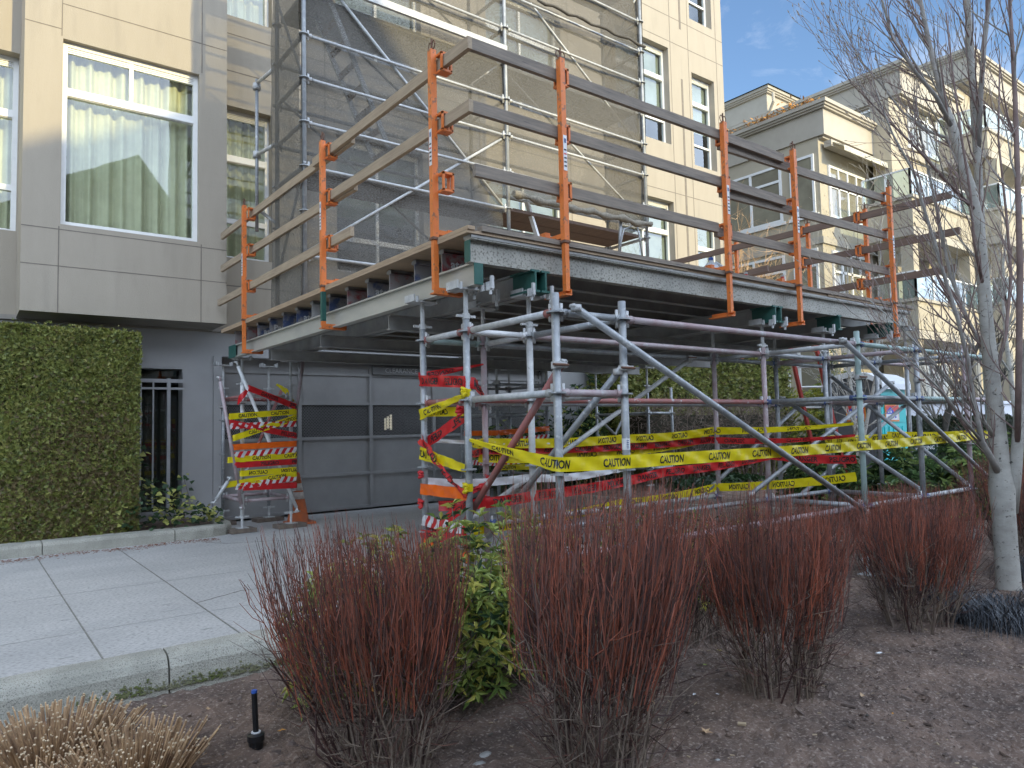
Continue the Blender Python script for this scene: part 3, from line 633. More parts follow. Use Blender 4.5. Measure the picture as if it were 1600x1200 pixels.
# plywood in sheets
for k, (a, b) in enumerate(((2.80, 5.2), (5.204, 7.6), (7.604, 9.66))):
    m = MB(); m.box(a, b, YD0 - .06 + .01 * (k == 1), YD1, 2.70, 2.722 + .001 * k, PLY); m.build('plywood_sheet', D)
m = MB()
m.box(2.92, 9.66, YD0 - .075, YD0 - .012, 2.724, 2.762, WOODG); m.box(2.80, 2.86, YD0 - .07, YD1, 2.724, 2.75, PLY); m.build('edge_board', D)
# front edge beam
m = MB(); ibeam(m, (2.84, YD0, 2.50), (9.62, YD0, 2.50), .175, .07, STEELM, .016)
m.box(2.84, 9.62, YD0 - .046, YD0 - .034, 2.665, 2.69, STEELM); m.box(2.84, 9.62, YD0 - .05, YD0 + .05, 2.676, 2.698, JOIST)
m.build('edge_beam', D)
m = MB(); m.box(2.836, 2.842, YD0 - .035, YD0 + .035, 2.505, 2.66, GREENP); m.build('beam_end_plate', D)
# joists along X
JY = (4.63, 5.05, 5.48, 5.90, 6.33, 6.75, 7.20, 7.63, 8.05, 8.50, 8.94, 9.35, 9.85)
jcol = [REDP, BLUEP, REDP, BLUEP, REDP, BLUEP, GALVL, BLUEP, BLUEP, BLUEP, BLUEP, REDP, REDP]
for k, y in enumerate(JY):
    m = MB(); ibeam(m, (2.9, y, 2.51), (9.55, y, 2.51), .165, .075, JOIST, .012); m.box(2.9, 9.55, y - .025, y + .025, 2.676, 2.698, JOIST)
    o = m.build('joist', D)
    p = MB(); p.box(2.896, 3.24 + .06 * (k % 3), y - .0095, y - .0065, 2.525, 2.66, jcol[k]); p.box(2.8965, 3.1, y - .0375, y - .0125, 2.662, 2.677, jcol[k]); p.box(2.894, 2.899, y - .036, y + .036, 2.664, 2.69, JOIST); p.build('painted_end', o)
    if k in (0, 3, 7, 9, 10):
        t = MB(); put_text(t, 'Paten' if k in (9,) else 'aten', (3.06, y - .011, 2.585), AX, (0, 0, 1), .06, STICK, .03, .17 if k != 9 else .22); t.build('lettering', o)
# main beams along Y, double where the photo shows two
for X, n in ((2.91, 1), (3.47, 2), (6.63, 2), (7.85, 1), (9.08, 2)):
    for s in ((0,) if n == 1 else (-.05, .05)):
        m = MB(); ibeam(m, (X + s, YD0 + (-.05 if X > 3 else -.03), 2.342), (X + s, YD1 - .1, 2.342), .166, .075, ALUB if X < 3 else JOIST, .013)
        o = m.build('main_beam', D)
        if X > 3:
            p = MB(); ibeam(p, (X + s, YD0 - .053, 2.3405), (X + s, YD0 + .22, 2.3405), .169, .079, GREENP, .016); p.build('painted_end', o)
        else:
            p = MB(); p.box(X - .039, X - .0305 - .001, YD1 - .1 - .3, YD1 - .095, 2.341, 2.51, GREENP); p.box(X - .0385, X + .0385, YD0 - .034, YD0 - .0285, 2.345, 2.5, GREENP); p.build('painted_end', o)
m = MB()
for y in (5.6, 7.1, 8.6): ibeam(m, (2.95, y, 2.20), (9.4, y, 2.20), .13, .06, JOIST, .01)
m.build('lower_cross_beam', D)
# beam clamps
m = MB()
for X, Y in ((2.97, 4.12), (2.98, 4.34), (3.38, 4.16), (3.58, 4.18), (6.52, 4.16), (6.74, 4.16), (9.0, 4.15), (9.2, 4.16), (7.75, 4.2), (3.3, 4.5)):
    m.box(X - .02, X + .02, Y - .03, Y + .01, 2.30, 2.36, GALVL); m.box(X - .012, X + .012, Y - .05, Y - .03, 2.31, 2.40, GALVL); m.tube([(X, Y - .02, 2.27), (X, Y - .02, 2.31)], .012, GALVL, 6)
m.build('beam_clamps', D)

# ================================================================== GUARD POSTS AND RAILS
def guard_post(x, y, inward, label, group='orange guard posts around the deck', top=4.2, left=False, far=False):
    """inward: unit vector pointing onto the deck"""
    g = thing('guard_post', label, 'guard post', (x, y, 2.33), group)
    n = V(inward); s = V((-n.y, n.x, 0)); o = V((x, y, 0)); up = V((0, 0, 1))
    m = MB(); t = .048
    m.obox(o - n * t / 2 - s * t / 2 + up * 2.74, n * t, s * t, up * (top - 2.74), ORANGE); m.obox(o - n * .02 - s * .02 + up * 2.36, n * .04, s * .04, up * .44, ORANGE)
    m.obox(o - n * .03 - s * .03 + up * 2.735, n * .06, s * .06, up * .02, RUST)
    m.build('post_tube', g)
    m = MB(); m.obox(o - n * .03 - s * .03 + up * 2.325, n * .26, s * .06, up * .012, ORANGE); m.obox(o - n * .03 - s * .03 + up * 2.338, n * .26, s * .008, up * .035, ORANGE); m.build('lower_jaw', g)
    m = MB(); m.obox(o + n * .02 - s * .025 + up * 2.775, n * .16, s * .05, up * .035, ORANGE); m.obox(o + n * .18 - s * .05 + up * 2.77, n * .03, s * .1, up * .06, ORANGE); m.obox(o + n * .14 + s * .03 + up * 2.79, n * .07, s * .05, up * .05, ORANGE); m.build('upper_jaw', g)
    for z in (4.085, 3.625, 3.165):
        m = MB(); b = o + n * .0 - s * .105
        bs = n * .10
        for dz in (-.075, .055): m.obox(b + up * (z + dz) + n * .02, n * .095, s * .085, up * .018, ORANGE)
        m.obox(b + n * .10 + up * (z - .07), n * .015, s * .025, up * .14, ORANGE); m.obox(b + n * .02 + up * (z - .07), n * .012, s * .02, up * .14, ORANGE); m.obox(b + n * .10 + s * .055 + up * (z - .07), n * .015, s * .025, up * .14, ORANGE)
        m.build('rail_bracket', g)
    m = MB()
    for k in (-1, 1):
        c = o + s * .026 * k + up * (top + .035); m.tube([c + s * .02 * math.cos(t_) + up * .032 * math.sin(t_) for t_ in [i * math.pi / 5 for i in range(11)]], .0045, RUST, 5)
    m.tube([o + up * top, o + up * (top + .09)], .008, RUST, 6); m.build('locking_pin', g)
    m = MB(); fs = -n if not far else n
    a = o + fs * (t / 2 + .001) - s * .015
    q = MB(); q.obox(o - n * (t / 2 + .0015) - s * .02 + up * 3.30, s * .036, -n * .001, up * .28, STICK); q.obox(o - n * (t / 2 + .003) - s * .012 + up * 3.52, s * .02, -n * .0005, up * .035, BLUE)
    for k in range(5): q.obox(o - n * (t / 2 + .003) - s * .015 + up * (3.33 + k * .032), s * .026, -n * .0005, up * .012, BLACK if k != 3 else REDPL)
    q.build('warning_sticker', g)
    return g
FP = [(3.68, 'orange guard post on the front deck edge nearest the left corner'), (5.75, 'second orange guard post along the front deck edge, beside the white jug'), (6.95, 'third orange guard post along the front deck edge, beside the small red bottles'), (9.08, 'orange guard post at the right end of the front deck edge')]
for x, l in FP: guard_post(x, 4.085, (0, 1, 0), l)
for y, l in ((4.55, 'tall orange guard post on the left deck edge nearest the corner'), (6.64, 'orange guard post halfway along the left deck edge with a green lower sleeve'), (9.12, 'worn orange guard post on the left deck edge closest to the building')): guard_post(2.79, y, (1, 0, 0), l)
for y, l in ((4.72, 'orange guard post on the right deck side nearest the front'), (5.56, 'orange guard post in the middle of the right deck side'), (6.78, 'orange guard post at the back of the right deck side, mostly hidden')): guard_post(9.76, y, (-1, 0, 0), l)
m = MB(); m.box(2.769, 2.811, 6.619, 6.661, 2.4, 2.69, GREENP); bpy.data.objects['guard_post.005']; o = m.build('green_sleeve', bpy.data.objects['guard_post.005'])
def rail(p, q, m_, label, h=.089, w=.038):
    m = MB(); p = V(p); q = V(q); d = (q - p); n = 14
    s = d.cross(V((0, 0, 1))).normalized()
    m.bar(p, q, w, h, m_)
    return solo('timber_rail', m, label, 'timber rail', group='timber guard rails around the deck')
YR = 4.145; XR = 2.85
HT = ('top', 'middle', 'bottom')
for k, (z, x0) in enumerate(((4.09, 2.87), (3.625, 2.87), (3.165, 2.88))):
    xe = (6.85, 6.85, 6.55)[k]
    rail((x0, YR, z), (xe if k < 2 else 5.68, YR, z + .01), WOODG, ('long grey timber, uppermost rail of the front deck edge, left half', 'grey timber in the middle row of the front deck rails, left half', 'grey timber with a free square end, lowest front rail on the left')[k])
for k, z in enumerate((4.045, 3.575, 3.12)):
    rail((5.8 if k < 2 else 5.70, YR + .04, z - .02 + (.05 if k == 2 else 0)), (9.15, YR + .04, z + .045), WOODG, ('grey timber, uppermost front rail reaching the right deck corner', 'grey timber, middle front rail reaching the right deck corner', 'grey timber, lowest front rail reaching the right deck corner')[k])
for k, (z, ye) in enumerate(((4.09, 10.45), (3.625, 10.45), (3.165, 10.45))):
    if k < 2:
        rail((XR, YR - .02, z), (XR, (7.0, 6.75)[k], z + .01), WOODL, ('tan timber, uppermost left side rail meeting the front corner', 'tan timber, middle left side rail meeting the front corner')[k])
        rail((XR + .04, (6.15, 6.1)[k], z - .01), (XR + .04, ye, z + .03), WOODL, ('tan timber, uppermost left side rail running to the building', 'tan timber, middle left side rail running to the building')[k])
    else:
        rail((XR, 6.1, z + .01), (XR, ye, z), WOODL, 'short tan timber, lowest left side rail with a cut free end')
rail((9.71, 3.62, 4.09), (9.71, 8.1, 4.1), WOODB, 'brown timber, uppermost rail on the right deck side overhanging the corner')
rail((9.71, 3.55, 3.62), (9.71, 6.75, 3.63), WOODB, 'brown timber, middle rail on the right deck side overhanging the corner')
rail((9.71, 3.62, 3.17), (9.71, 5.55, 3.16), WOODB, 'reddish brown timber, lowest rail on the right deck side overhanging the corner')
a = PX(1165, 428, X=9.3); b = PX(1200, 419, X=9.3)
rail(a, b, WOODB, 'short brown timber offcut with a grey end behind the white jug')
# things left on the deck
J = thing('plastic_jug', 'milky white plastic jug with a blue cap standing on the deck', 'jug', (5.95, 4.3, 2.725))
m = MB(); m.lathe((5.93, 4.42, 2.725), [(0, .05), (.004, .085), (.1, .088), (.15, .08), (.19, .05), (.21, .022), (.225, .02)], JUG, 16); m.tube([(5.99, 4.36, 2.83), (6.01, 4.34, 2.88), (5.96, 4.39, 2.93)], .013, JUG, 6); m.build('jug_body', J, True)
m = MB(); m.lathe((5.93, 4.42, 2.95), [(0, .025), (.025, .025), (.028, .02)], BLUEC, 12); m.build('jug_cap', J)
for x, l, s in ((6.48, 'small red bottle lying on the deck edge left of the third front post', .9), (7.16, 'small red and grey bottle standing on the deck right of the third front post', 1.2)):
    m = MB(); m.lathe((x, 4.4, 2.725), [(0, .035), (.004, .04), (.1 * s, .04), (.13 * s, .018), (.16 * s, .018)], REDPL, 12); m.lathe((x, 4.4, 2.725 + .16 * s), [(0, .02), (.02, .02)], GALVL, 10); solo('bottle', m, l, 'bottle')

# ================================================================== FRONT SHORING SCAFFOLD
S = thing('shoring_scaffold', 'grey and faded pink tubular scaffold holding up the deck, wound with caution tape', 'scaffold', (6, 4, 0))
XS = (2.91, 3.50, 6.62, 7.82, 9.03, 9.62); YS = (3.34, 4.33, 4.95)
rnd = random.Random(11)
LV = (.03, .53, 1.03, 1.53, 2.03)
stmat = {(0, 0): GALV, (1, 0): GALV, (2, 0): TEAL, (3, 0): GALV, (4, 0): PINK, (5, 0): TEAL, (0, 1): GALV, (1, 1): GALVL, (2, 1): PINK, (3, 1): GALV, (4, 1): GALV, (5, 1): GALV, (0, 2): GALV, (1, 2): PINK, (2, 2): PINK, (3, 2): GALV, (4, 2): GALV}
TR = .0262
def rosette(mb, x, y, z, m=GALV):
    mb.tube([(x, y, z - .005), (x, y, z + .005)], .058, m, 10)
def standard(par, x, y, z0, z1, m, levels, foot=True, head=None, wm=None):
    mb = MB(); mb.tube([(x, y, z0 + .16 if foot else z0), (x, y, z1)], TR, m, 12); o = mb.build('standard', par, True)
    for z in levels:
        if z0 + .15 < z < z1: r = MB(); rosette(r, x, y, z, m if rnd.random() < .6 else GALV); r.build('rosette', o)
    if foot:
        j = MB(); j.tube([(x, y, z0), (x, y, z0 + .3)], .017, GALVL, 8); j.box(x - .07, x + .07, y - .07, y + .07, z0, z0 + .008, GALVL)
        j.bar((x - .09, y, z0 + .15), (x + .09, y, z0 + .15), .02, .02, GALVL); j.tube([(x, y, z0 + .13), (x, y, z0 + .17)], .03, GALVL, 8); j.build('base_jack', o)
    if head:
        j = MB(); j.tube([(x, y, z1 - .1), (x, y, head - .012)], .018, GALVL, 8); j.bar((x - .08, y, z1 + .02), (x + .08, y, z1 + .02), .02, .018, GALVL); j.tube([(x, y, z1), (x, y, z1 + .04)], .03, GALVL, 8)
        j.box(x - .12, x + .12, y - .075, y + .075, head - .012, head - .002, GALVL)
        for s in (-1, 1): j.box(x + s * .113 - .005, x + s * .113 + .005, y - .075, y + .075, head - .002, head + .045, GALVL)
        for s in (-1, 1): j.tube([(x + s * .09, y - .08, head - .02), (x + s * .09, y - .08, head + .03)], .012, GALVL, 6)
        j.build('u_head', o)
    return o
for (i, k), m_ in stmat.items():
    x, y = XS[i], YS[k]
    if (i, k) == (5, 1): x = 9.85
    if k == 0: standard(S, x, y, -.09, 2.15, m_, LV)
    else: standard(S, x, y, 0.0 if x < 8 and y > 4.6 else (-.03 if y < 4.6 else .1), 2.10 if i else 2.12, m_, LV, head=2.34 if x < 9.2 else 2.5)
def ledger(par, p, q, m, name='ledger', heads=True, hm=None, r=.0242):
    p = V(p); q = V(q); d = (q - p).normalized(); a = p + d * .075; b = q - d * .075
    mb = MB(); mb.tube([a, b], r, m, 10)
    if heads:
        for c, s in ((p, 1), (q, -1)):
            mb.tube([c + d * s * .035, c + d * s * .085], [.018, .030], hm or m, 8)
            mb.bar(c + d * s * .028 + V((0, 0, -.03)), c + d * s * .028 + V((0, 0, .03)), .012, .03, hm or m, up=d)
            mb.bar(c + d * s * .05 + V((0, 0, -.055)), c + d * s * .05 + V((0, 0, .06)), .008, .022, GALVL, up=d)
    return mb.build(name, par, True)
def P3(i, k, z): 
    x = XS[i] if (i, k) != (5, 1) else 9.85
    return (x, YS[k], z)
tl = {0: [GALV, PINK, GALVL, GALV, GALV], 1: [WHITE, PINK, GALV, GALV, PINK], 2: [TEAL, GALV, GALV, GALV, GALV]}
for k in (0, 1, 2):
    for i in range(5):
        if k == 2 and i > 3: continue
        ledger(S, P3(i, k, 2.03), P3(i + 1, k, 2.03), tl[k][i] if not (k == 0 and i >= 2) else TEAL, hm=BLUE if i in (2, 3) else None)
        if (k, i) == (0, 1): continue
        ledger(S, P3(i, k, 1.53), P3(i + 1, k, 1.53), {(0, 0): PINK, (1, 0): RED, (1, 1): RED, (2, 1): GALV, (0, 2): GALV, (0, 3): TEAL, (0, 4): PINK}.get((k, i), GALV if (i + k) % 2 else PINK), hm=BLUE if i in (2, 3) else None)
for k, i, m_ in ((0, 0, PINK), (0, 1, PINK), (1, 1, GALV), (2, 1, GALVL), (0, 2, GALVL), (1, 2, GALV), (0, 3, GALVL)):
    ledger(S, P3(i, k, .53), P3(i + 1, k, .53), m_, hm=BLUE)
for i in range(6):
    for k in (0, 1):
        if i > 4 and k == 1: continue
        ledger(S, P3(i, k, 2.03), P3(i, k + 1, 2.03), [[GALVL, GALVL], [GALV, GALVL], [GALVL, GALV], [PINK, PINK], [GALV, GALV], [GALV, GALV]][i][k], hm=RED if i == 0 else None)
        ledger(S, P3(i, k, 1.53), P3(i, k + 1, 1.53), [[GALVL, RED], [GALV, GALV], [GALV, GALV], [PINK, GALV], [GALV, GALV], [GALV, GALV]][i][k], hm=BLUE if i == 2 else None)
    if i in (2, 3): ledger(S, P3(i, 0, .53), P3(i, 1, .53), GALV)
def brace(par, p, q, m, r=.0242, ends=True):
    p = V(p); q = V(q); d = (q - p).normalized(); mb = MB(); mb.tube([p, q], r, m, 10)
    if ends:
        for c, s in ((p, 1), (q, -1)):
            mb.tube([c + V((0, 0, -.02)) - d * s * .01, c + V((0, 0, .02)) - d * s * .01], .034, GALVL, 8); mb.bar(c - d * s * .05, c + d * s * .02, .045, .02, GALVL)
    return mb.build('diagonal_brace', par, True)
brace(S, (3.03, 3.27, 2.05), (6.5, 3.28, .50), GALV); brace(S, (6.25, 3.27, 2.03), (9.45, 3.27, .58), GALV)
brace(S, (2.97, 3.37, 1.70), (2.97, 4.62, .50), RED); brace(S, (3.46, 3.36, 1.67), (3.46, 4.9, .42), GALV)
brace(S, (6.23, 4.99, 2.0), (3.42, 4.99, .60), GALVL); brace(S, (6.4, 5.0, .55), (8.5, 5.0, 1.58), GALV); brace(S, (6.25, 4.28, .62), (9.3, 4.28, 1.78), GALV); brace(S, (7.1, 4.38, .45), (9.8, 4.38, 1.48), GALV)
brace(S, (9.0, 3.4, .6), (9.0, 4.9, 1.9), GALV); brace(S, (7.87, 3.4, .6), (7.87, 4.9, 1.6), GALV)
# tube couplers and taped tags
for x, y, z in ((2.91, 3.34, 1.70), (3.5, 3.34, 1.70), (6.62, 3.34, 1.72), (7.82, 3.34, 1.72), (6.2, 4.95, 2.03), (6.3, 3.34, 2.03)):
    m = MB(); m.tube([(x, y, z - .022), (x, y, z + .022)], .036, GALVL, 10); m.box(x - .06, x + .05, y - .045, y - .03, z - .015, z + .015, GALVL); m.tube([(x - .07, y - .05, z), (x + .055, y - .05, z)], .008, RUST, 6)
    m.build('tube_coupler', S)
m = MB(); m.tube([(3.5, 3.34, 1.16), (3.5, 3.34, 1.235)], .0268, STICK, 12, False); m.build('paper_tag', S)
m = MB()
for k in range(5): m.box(3.478, 3.5, 3.3128, 3.3132, 1.17 + k * .012, 1.175 + k * .012, BLUE)
m.build('paper_tag', S)

# ================================================================== TOWER BY THE GARAGE
T = thing('shoring_tower', 'narrow white tubular tower left of the garage door wrapped in warning tape', 'scaffold', (3.3, 10.2, 0))
TXY = {'a': (3.03, 9.98), 'b': (3.70, 9.98), 'c': (3.05, 10.95), 'd': (3.72, 10.95)}
for k, m_ in (('a', WHITE), ('b', GALVL), ('c', GALV), ('d', GALV)):
    standard(T, *TXY[k], .06, 1.98, m_, (.53, 1.03, 1.53), head=2.34)
for a, b in (('a', 'b'), ('c', 'd'), ('a', 'c'), ('b', 'd')):
    for z, m_ in ((1.83, GALVL if a == 'a' and b == 'b' else RED), (.42, PINK)):
        ledger(T, (*TXY[a], z), (*TXY[b], z), m_)
def pq(x, y, Y): return PX(x, y, Y=Y)
for (x, y, x2, y2, Y, m_) in ((372, 572, 463, 793, 9.9, WHITE), (344, 596, 377, 788, 9.86, PINK), (474, 562, 462, 650, 9.95, PINK), (356, 752, 338, 780, 9.85, GALVL), (440, 610, 388, 730, 10.9, RED)):
    p = pq(x, y, Y); q = pq(x2, y2, Y + .03); mb = MB(); mb.tube([p, q], .024, m_, 10); d = (q - p).normalized()
    for c, s in ((p, 1), (q, -1)): mb.bar(c - d * s * .07, c, .04, .014, m_ if m_ != RED else GALVL); mb.tube([c - d * s * .05 + V((-.035, 0, .01)), c - d * s * .05 + V((.035, 0, -.01))], .012, GALVL, 6)
    mb.build('loose_brace', T, True)
for k, z in (('a', 1.75), ('b', 1.75), ('c', 1.72), ('b', .52), ('c', .56)):
    m = MB(); x, y = TXY[k]; m.tube([(x, y, z - .02), (x, y, z + .02)], .045, RUST if z > 1 else GALVL, 8); m.box(x - .07, x + .04, y - .06, y - .03, z - .012, z + .012, GALVL); m.build('tube_coupler', T)
for k, s, l in (('a', .17, 'dark timber pad under the white front left leg of the taped tower'), ('b', .2, 'reddish timber pad under the front right leg of the taped tower'), ('d', .2, 'grey timber pad under the back right leg of the taped tower'), ('c', .17, 'timber pad under the back left leg of the taped tower')):
    x, y = TXY[k]; m = MB(); m.obox((x - s, y - .12, .005), (2 * s, .03, 0), (-.02, .24, 0), (0, 0, .052), PAD); solo('timber_pad', m, l, 'timber pad', group='timber pads under the taped tower')
# far tower under the back of the deck
T2 = thing('shoring_tower', 'slim grey tubular tower in the shade under the back right of the deck', 'scaffold', (10, 9.3, .1))
for x, y in ((9.7, 8.7), (10.4, 8.75), (9.7, 10.0), (10.45, 10.0)): standard(T2, x, y, .11, 2.0, GALV, (.53, 1.03, 1.53), head=2.34 if x < 10 else None)
for z in (.55, 1.53, 1.1):
    for a, b in (((9.7, 8.7), (10.4, 8.75)), ((9.7, 10), (10.45, 10)), ((9.7, 8.7), (9.7, 10)), ((10.4, 8.75), (10.45, 10))): 
        ledger(T2, (*a, z), (*b, z), GALV)
brace(T2, (9.66, 8.75, .6), (9.66, 9.95, 1.5), GALV); brace(T2, (9.75, 9.96, .6), (10.4, 9.96, 1.5), GALV)
T3 = thing('shoring_tower', 'grey tubular tower with orange and striped tape in front of the garage door', 'scaffold', (7.3, 9.3, 0))
for x, y in ((6.6, 9.0), (7.6, 9.0), (6.6, 10.0), (7.6, 10.0)): standard(T3, x, y, .01, 2.0, GALV, (.53, 1.03, 1.53), head=2.34)
for z in (.55, 1.53, 2.0):
    for a, b in (((6.6, 9), (7.6, 9)), ((6.6, 10), (7.6, 10)), ((6.6, 9), (6.6, 10)), ((7.6, 9), (7.6, 10))): ledger(T3, (*a, z), (*b, z), GALV)
brace(T3, (6.62, 9.04, 1.5), (7.55, 9.04, .6), GALV)
# traffic cone
cx, cy = 3.93, 10.32
K = thing('traffic_cone', 'scuffed orange traffic cone with white bands beside the taped tower', 'cone', (cx, cy, 0))
def conep(z): return .135 * (1 - (z - .03) / .72) + .022
m = MB(); m.lathe((cx, cy, 0), [(.03, .17), (.034, conep(.04)), (.36, conep(.36))], CONEO, 18); m.lathe((cx, cy, 0), [(.585, conep(.585)), (.70, conep(.70)), (.74, .02), (.745, .004)], CONEO, 18); m.build('cone_body', K, True)
m = MB(); m.lathe((cx, cy, 0), [(.3602, conep(.36)), (.46, conep(.46))], CONEW, 18); m.lathe((cx, cy, 0), [(.4602, conep(.46) - .001), (.482, conep(.482) - .001)], CONEO, 18); m.lathe((cx, cy, 0), [(.4822, conep(.482)), (.585, conep(.585))], CONEW, 18); m.build('reflective_band', K, True)
m = MB(); a = .19; m.obox((cx - a, cy - a + .03, .004), (2 * a, -.05, 0), (.05, 2 * a, 0), (0, 0, .026), CONEO); m.build('cone_base', K)

# ================================================================== FACADE SCAFFOLD, NETS, LADDERS
F = thing('facade_scaffold', 'tall steel tube scaffold against the beige facade behind debris netting', 'scaffold', (5.7, 8, 2.75))
FX = (2.95, 5.77, 8.5); FY = (7.52, 8.37)
for x in FX:
    for y in FY: 
        mb = MB(); mb.tube([(x, y, 2.73), (x, y, 9.8)], .026, GALV, 10); o = mb.build('standard', F, True)
        for k in range(14): r = MB(); rosette(r, x, y, 3.25 + .5 * k); r.build('rosette', o)
for z in (3.25, 4.25, 4.75, 5.25, 5.75, 6.75, 7.25, 7.75, 8.75):
    for a, b in zip(FX, FX[1:]):
        if z < 4.4 and a > 5: 
            if z > 4: ledger(F, (a, FY[1], z), (b, FY[1], z), GALVL, r=.017)
            continue
        ledger(F, (a, FY[0], z), (b, FY[0], z), GALVL, r=.0175); 
        if z > 4.5: ledger(F, (a, FY[1], z), (b, FY[1], z), GALVL)
    for x in FX: ledger(F, (x, FY[0], z), (x, FY[1], z), GALVL)
for p, q in (((2.98, 7.55, 3.3), (5.7, 7.55, 5.2)), ((5.7, 8.3, 3.4), (3.0, 8.3, 5.3)), ((5.8, 7.6, 7.7), (8.4, 7.6, 5.8)), ((5.8, 7.6, 6.2), (8.4, 7.6, 4.6)), ((3.0, 8.4, 6.9), (5.6, 8.4, 5.3)), ((3.0, 7.56, 6.7), (5.7, 7.56, 4.3)), ((5.7, 8.4, 7.0), (3.0, 8.4, 8.6)), ((8.46, 7.5, 6.2), (8.46, 8.3, 7.4)), ((8.46, 7.5, 8.2), (8.46, 8.3, 7.4)), ((2.95, 7.5, 5.2), (2.95, 8.4, 6.6)), ((2.95, 7.5, 4.3), (2.95, 8.4, 3.1))):
    brace(F, p, q, GALVL, .017, False)
PK = mat('perforated_steel_plank', (.36, .36, .35), .5, .4, c2=(.28, .28, .27), ns=6)
for z in (4.28, 6.28, 8.28):
    for a, b in zip(FX, FX[1:]):
        for j in range(2):
            m = MB(); y0 = 7.65 + j * .36; m.box(a + .04, b - .04, y0, y0 + .34, z, z + .045, PK if z > 5 else WOODB)
            o = m.build('scaffold_plank', F)
            d = MB()
            if z > 5 or a < 5:
                for t in range(60):
                    for u in (.10, .18, .26): x = a + .1 + t * (b - a - .2) / 60; d.box(x, x + .022, y0 + u, y0 + u + .02, z - .003, z - .001, mat('plank_hole', (.5, .5, .47), .8, ns=9))
                d.build('perforation', o)
for z in (6.42, 6.9): 
    m = MB(); a = PX(480, -28, Y=7.46); b = V((8.5, 7.46, 6.42))
    if z < 6.5: m.box(2.95, 5.75, 7.44, 7.48, 6.37, 6.46, GALVL); m.build('toe_board', F)
# small bracket frame between the scaffold and the wall
m = MB(); m.tube([(2.96, 9.15, 3.9), (2.96, 9.15, 5.9)], .022, GALV, 10); m.tube([(2.96, 8.37, 5.75), (2.96, 9.15, 5.85)], .024, GALVL, 10); m.tube([(2.96, 8.37, 4.8), (2.96, 9.15, 4.9)], .024, GALVL, 10); m.tube([(2.96, 8.37, 3.8), (2.96, 9.15, 4.2)], .022, GALV, 10)
for z in (4.9, 5.8): m.tube([(2.96, 9.15, z - .04), (2.96, 9.15, z + .04)], .05, GALVL, 10)
m.build('wall_bracket', F, True)
# loading bay members seen in the open slit
m = MB(); a = PX(822, 312, Y=7.7); b = PX(842, 378, Y=7.7); m.bar(a, b + (b - a) * .3, .07, .035, ALU); m.build('aluminium_strut', F)
m = MB(); 
for x0_, y0_, x1_, y1_ in ((1047, 352, 1060, 415), (1060, 350, 1066, 417), (975, 358, 965, 402), (975, 358, 1050, 350)): pass
P1 = [PX(965, 402, Y=7.45), PX(975, 358, Y=7.45), PX(995, 350, Y=7.45), PX(1004, 400, Y=7.45)]
m.tube(P1, .013, GALV, 6); m.tube([PX(968, 398, Y=7.5), PX(970, 340, Y=7.5)], .026, GALV, 8); m.build('frame_leg', F, True)
def netplane(name, u0, u1, v0, v1, fn, label, nx=40, nz=44, hole=None):
    m = MB(); i = m.mi(NET)
    for a in range(nx + 1):
        for b in range(nz + 1): m.v.append(tuple(fn(u0 + (u1 - u0) * a / nx, v0 + (v1 - v0) * b / nz)))
    for a in range(nx):
        for b in range(nz):
            u = u0 + (u1 - u0) * (a + .5) / nx; v = v0 + (v1 - v0) * (b + .5) / nz
            if hole and hole(u, v): continue
            k = a * (nz + 1) + b; m.f.append((k, k + nz + 1, k + nz + 2, k + 1)); m.m.append(i)
    return solo(name, m, label, 'netting', smooth=True)
def fold(u, v): return .018 * math.sin(u * 2.3 + v * .7) + .01 * math.sin(u * 5.1 - v * 1.9) + .012 * math.sin(v * 3.1)
netplane('debris_netting', 2.93, 8.52, 2.76, 9.7, lambda u, v: (u, 7.585 + fold(u, v), v), 'dark debris netting stretched across the front of the facade scaffold', 44, 46, lambda u, v: u > 5.78 and v < 4.42)
netplane('debris_netting', 7.5, 8.42, 2.76, 9.7, lambda u, v: (2.90 + .35 * fold(u * 4, v) + .01 * math.sin(v * 6), u, v), 'narrow strip of debris netting on the left end of the facade scaffold', 14, 46)
netplane('debris_netting', 7.5, 8.42, 4.42, 9.7, lambda u, v: (8.54 + .6 * fold(u * 3, v), u, v), 'strip of debris netting on the right end of the facade scaffold', 14, 46)
m = MB(); rn = random.Random(2); pts = [V((5.8 + 2.7 * t / 30, 7.44 + .01 * math.sin(t), 4.43 + .016 * math.sin(t * .9) + rn.gauss(0, .006))) for t in range(31)]
m.tube(pts, [.034 + .012 * math.sin(t * 1.7) + rn.uniform(0, .016) for t in range(31)], NETD, 9); solo('rolled_netting', m, 'bundled roll of netting tied above the opening in the debris net', 'netting', smooth=True)
m = MB(); pts = [V((5.83, 7.40, 9.0 - .0 + .1 * math.sin(t))) for t in range(2)]
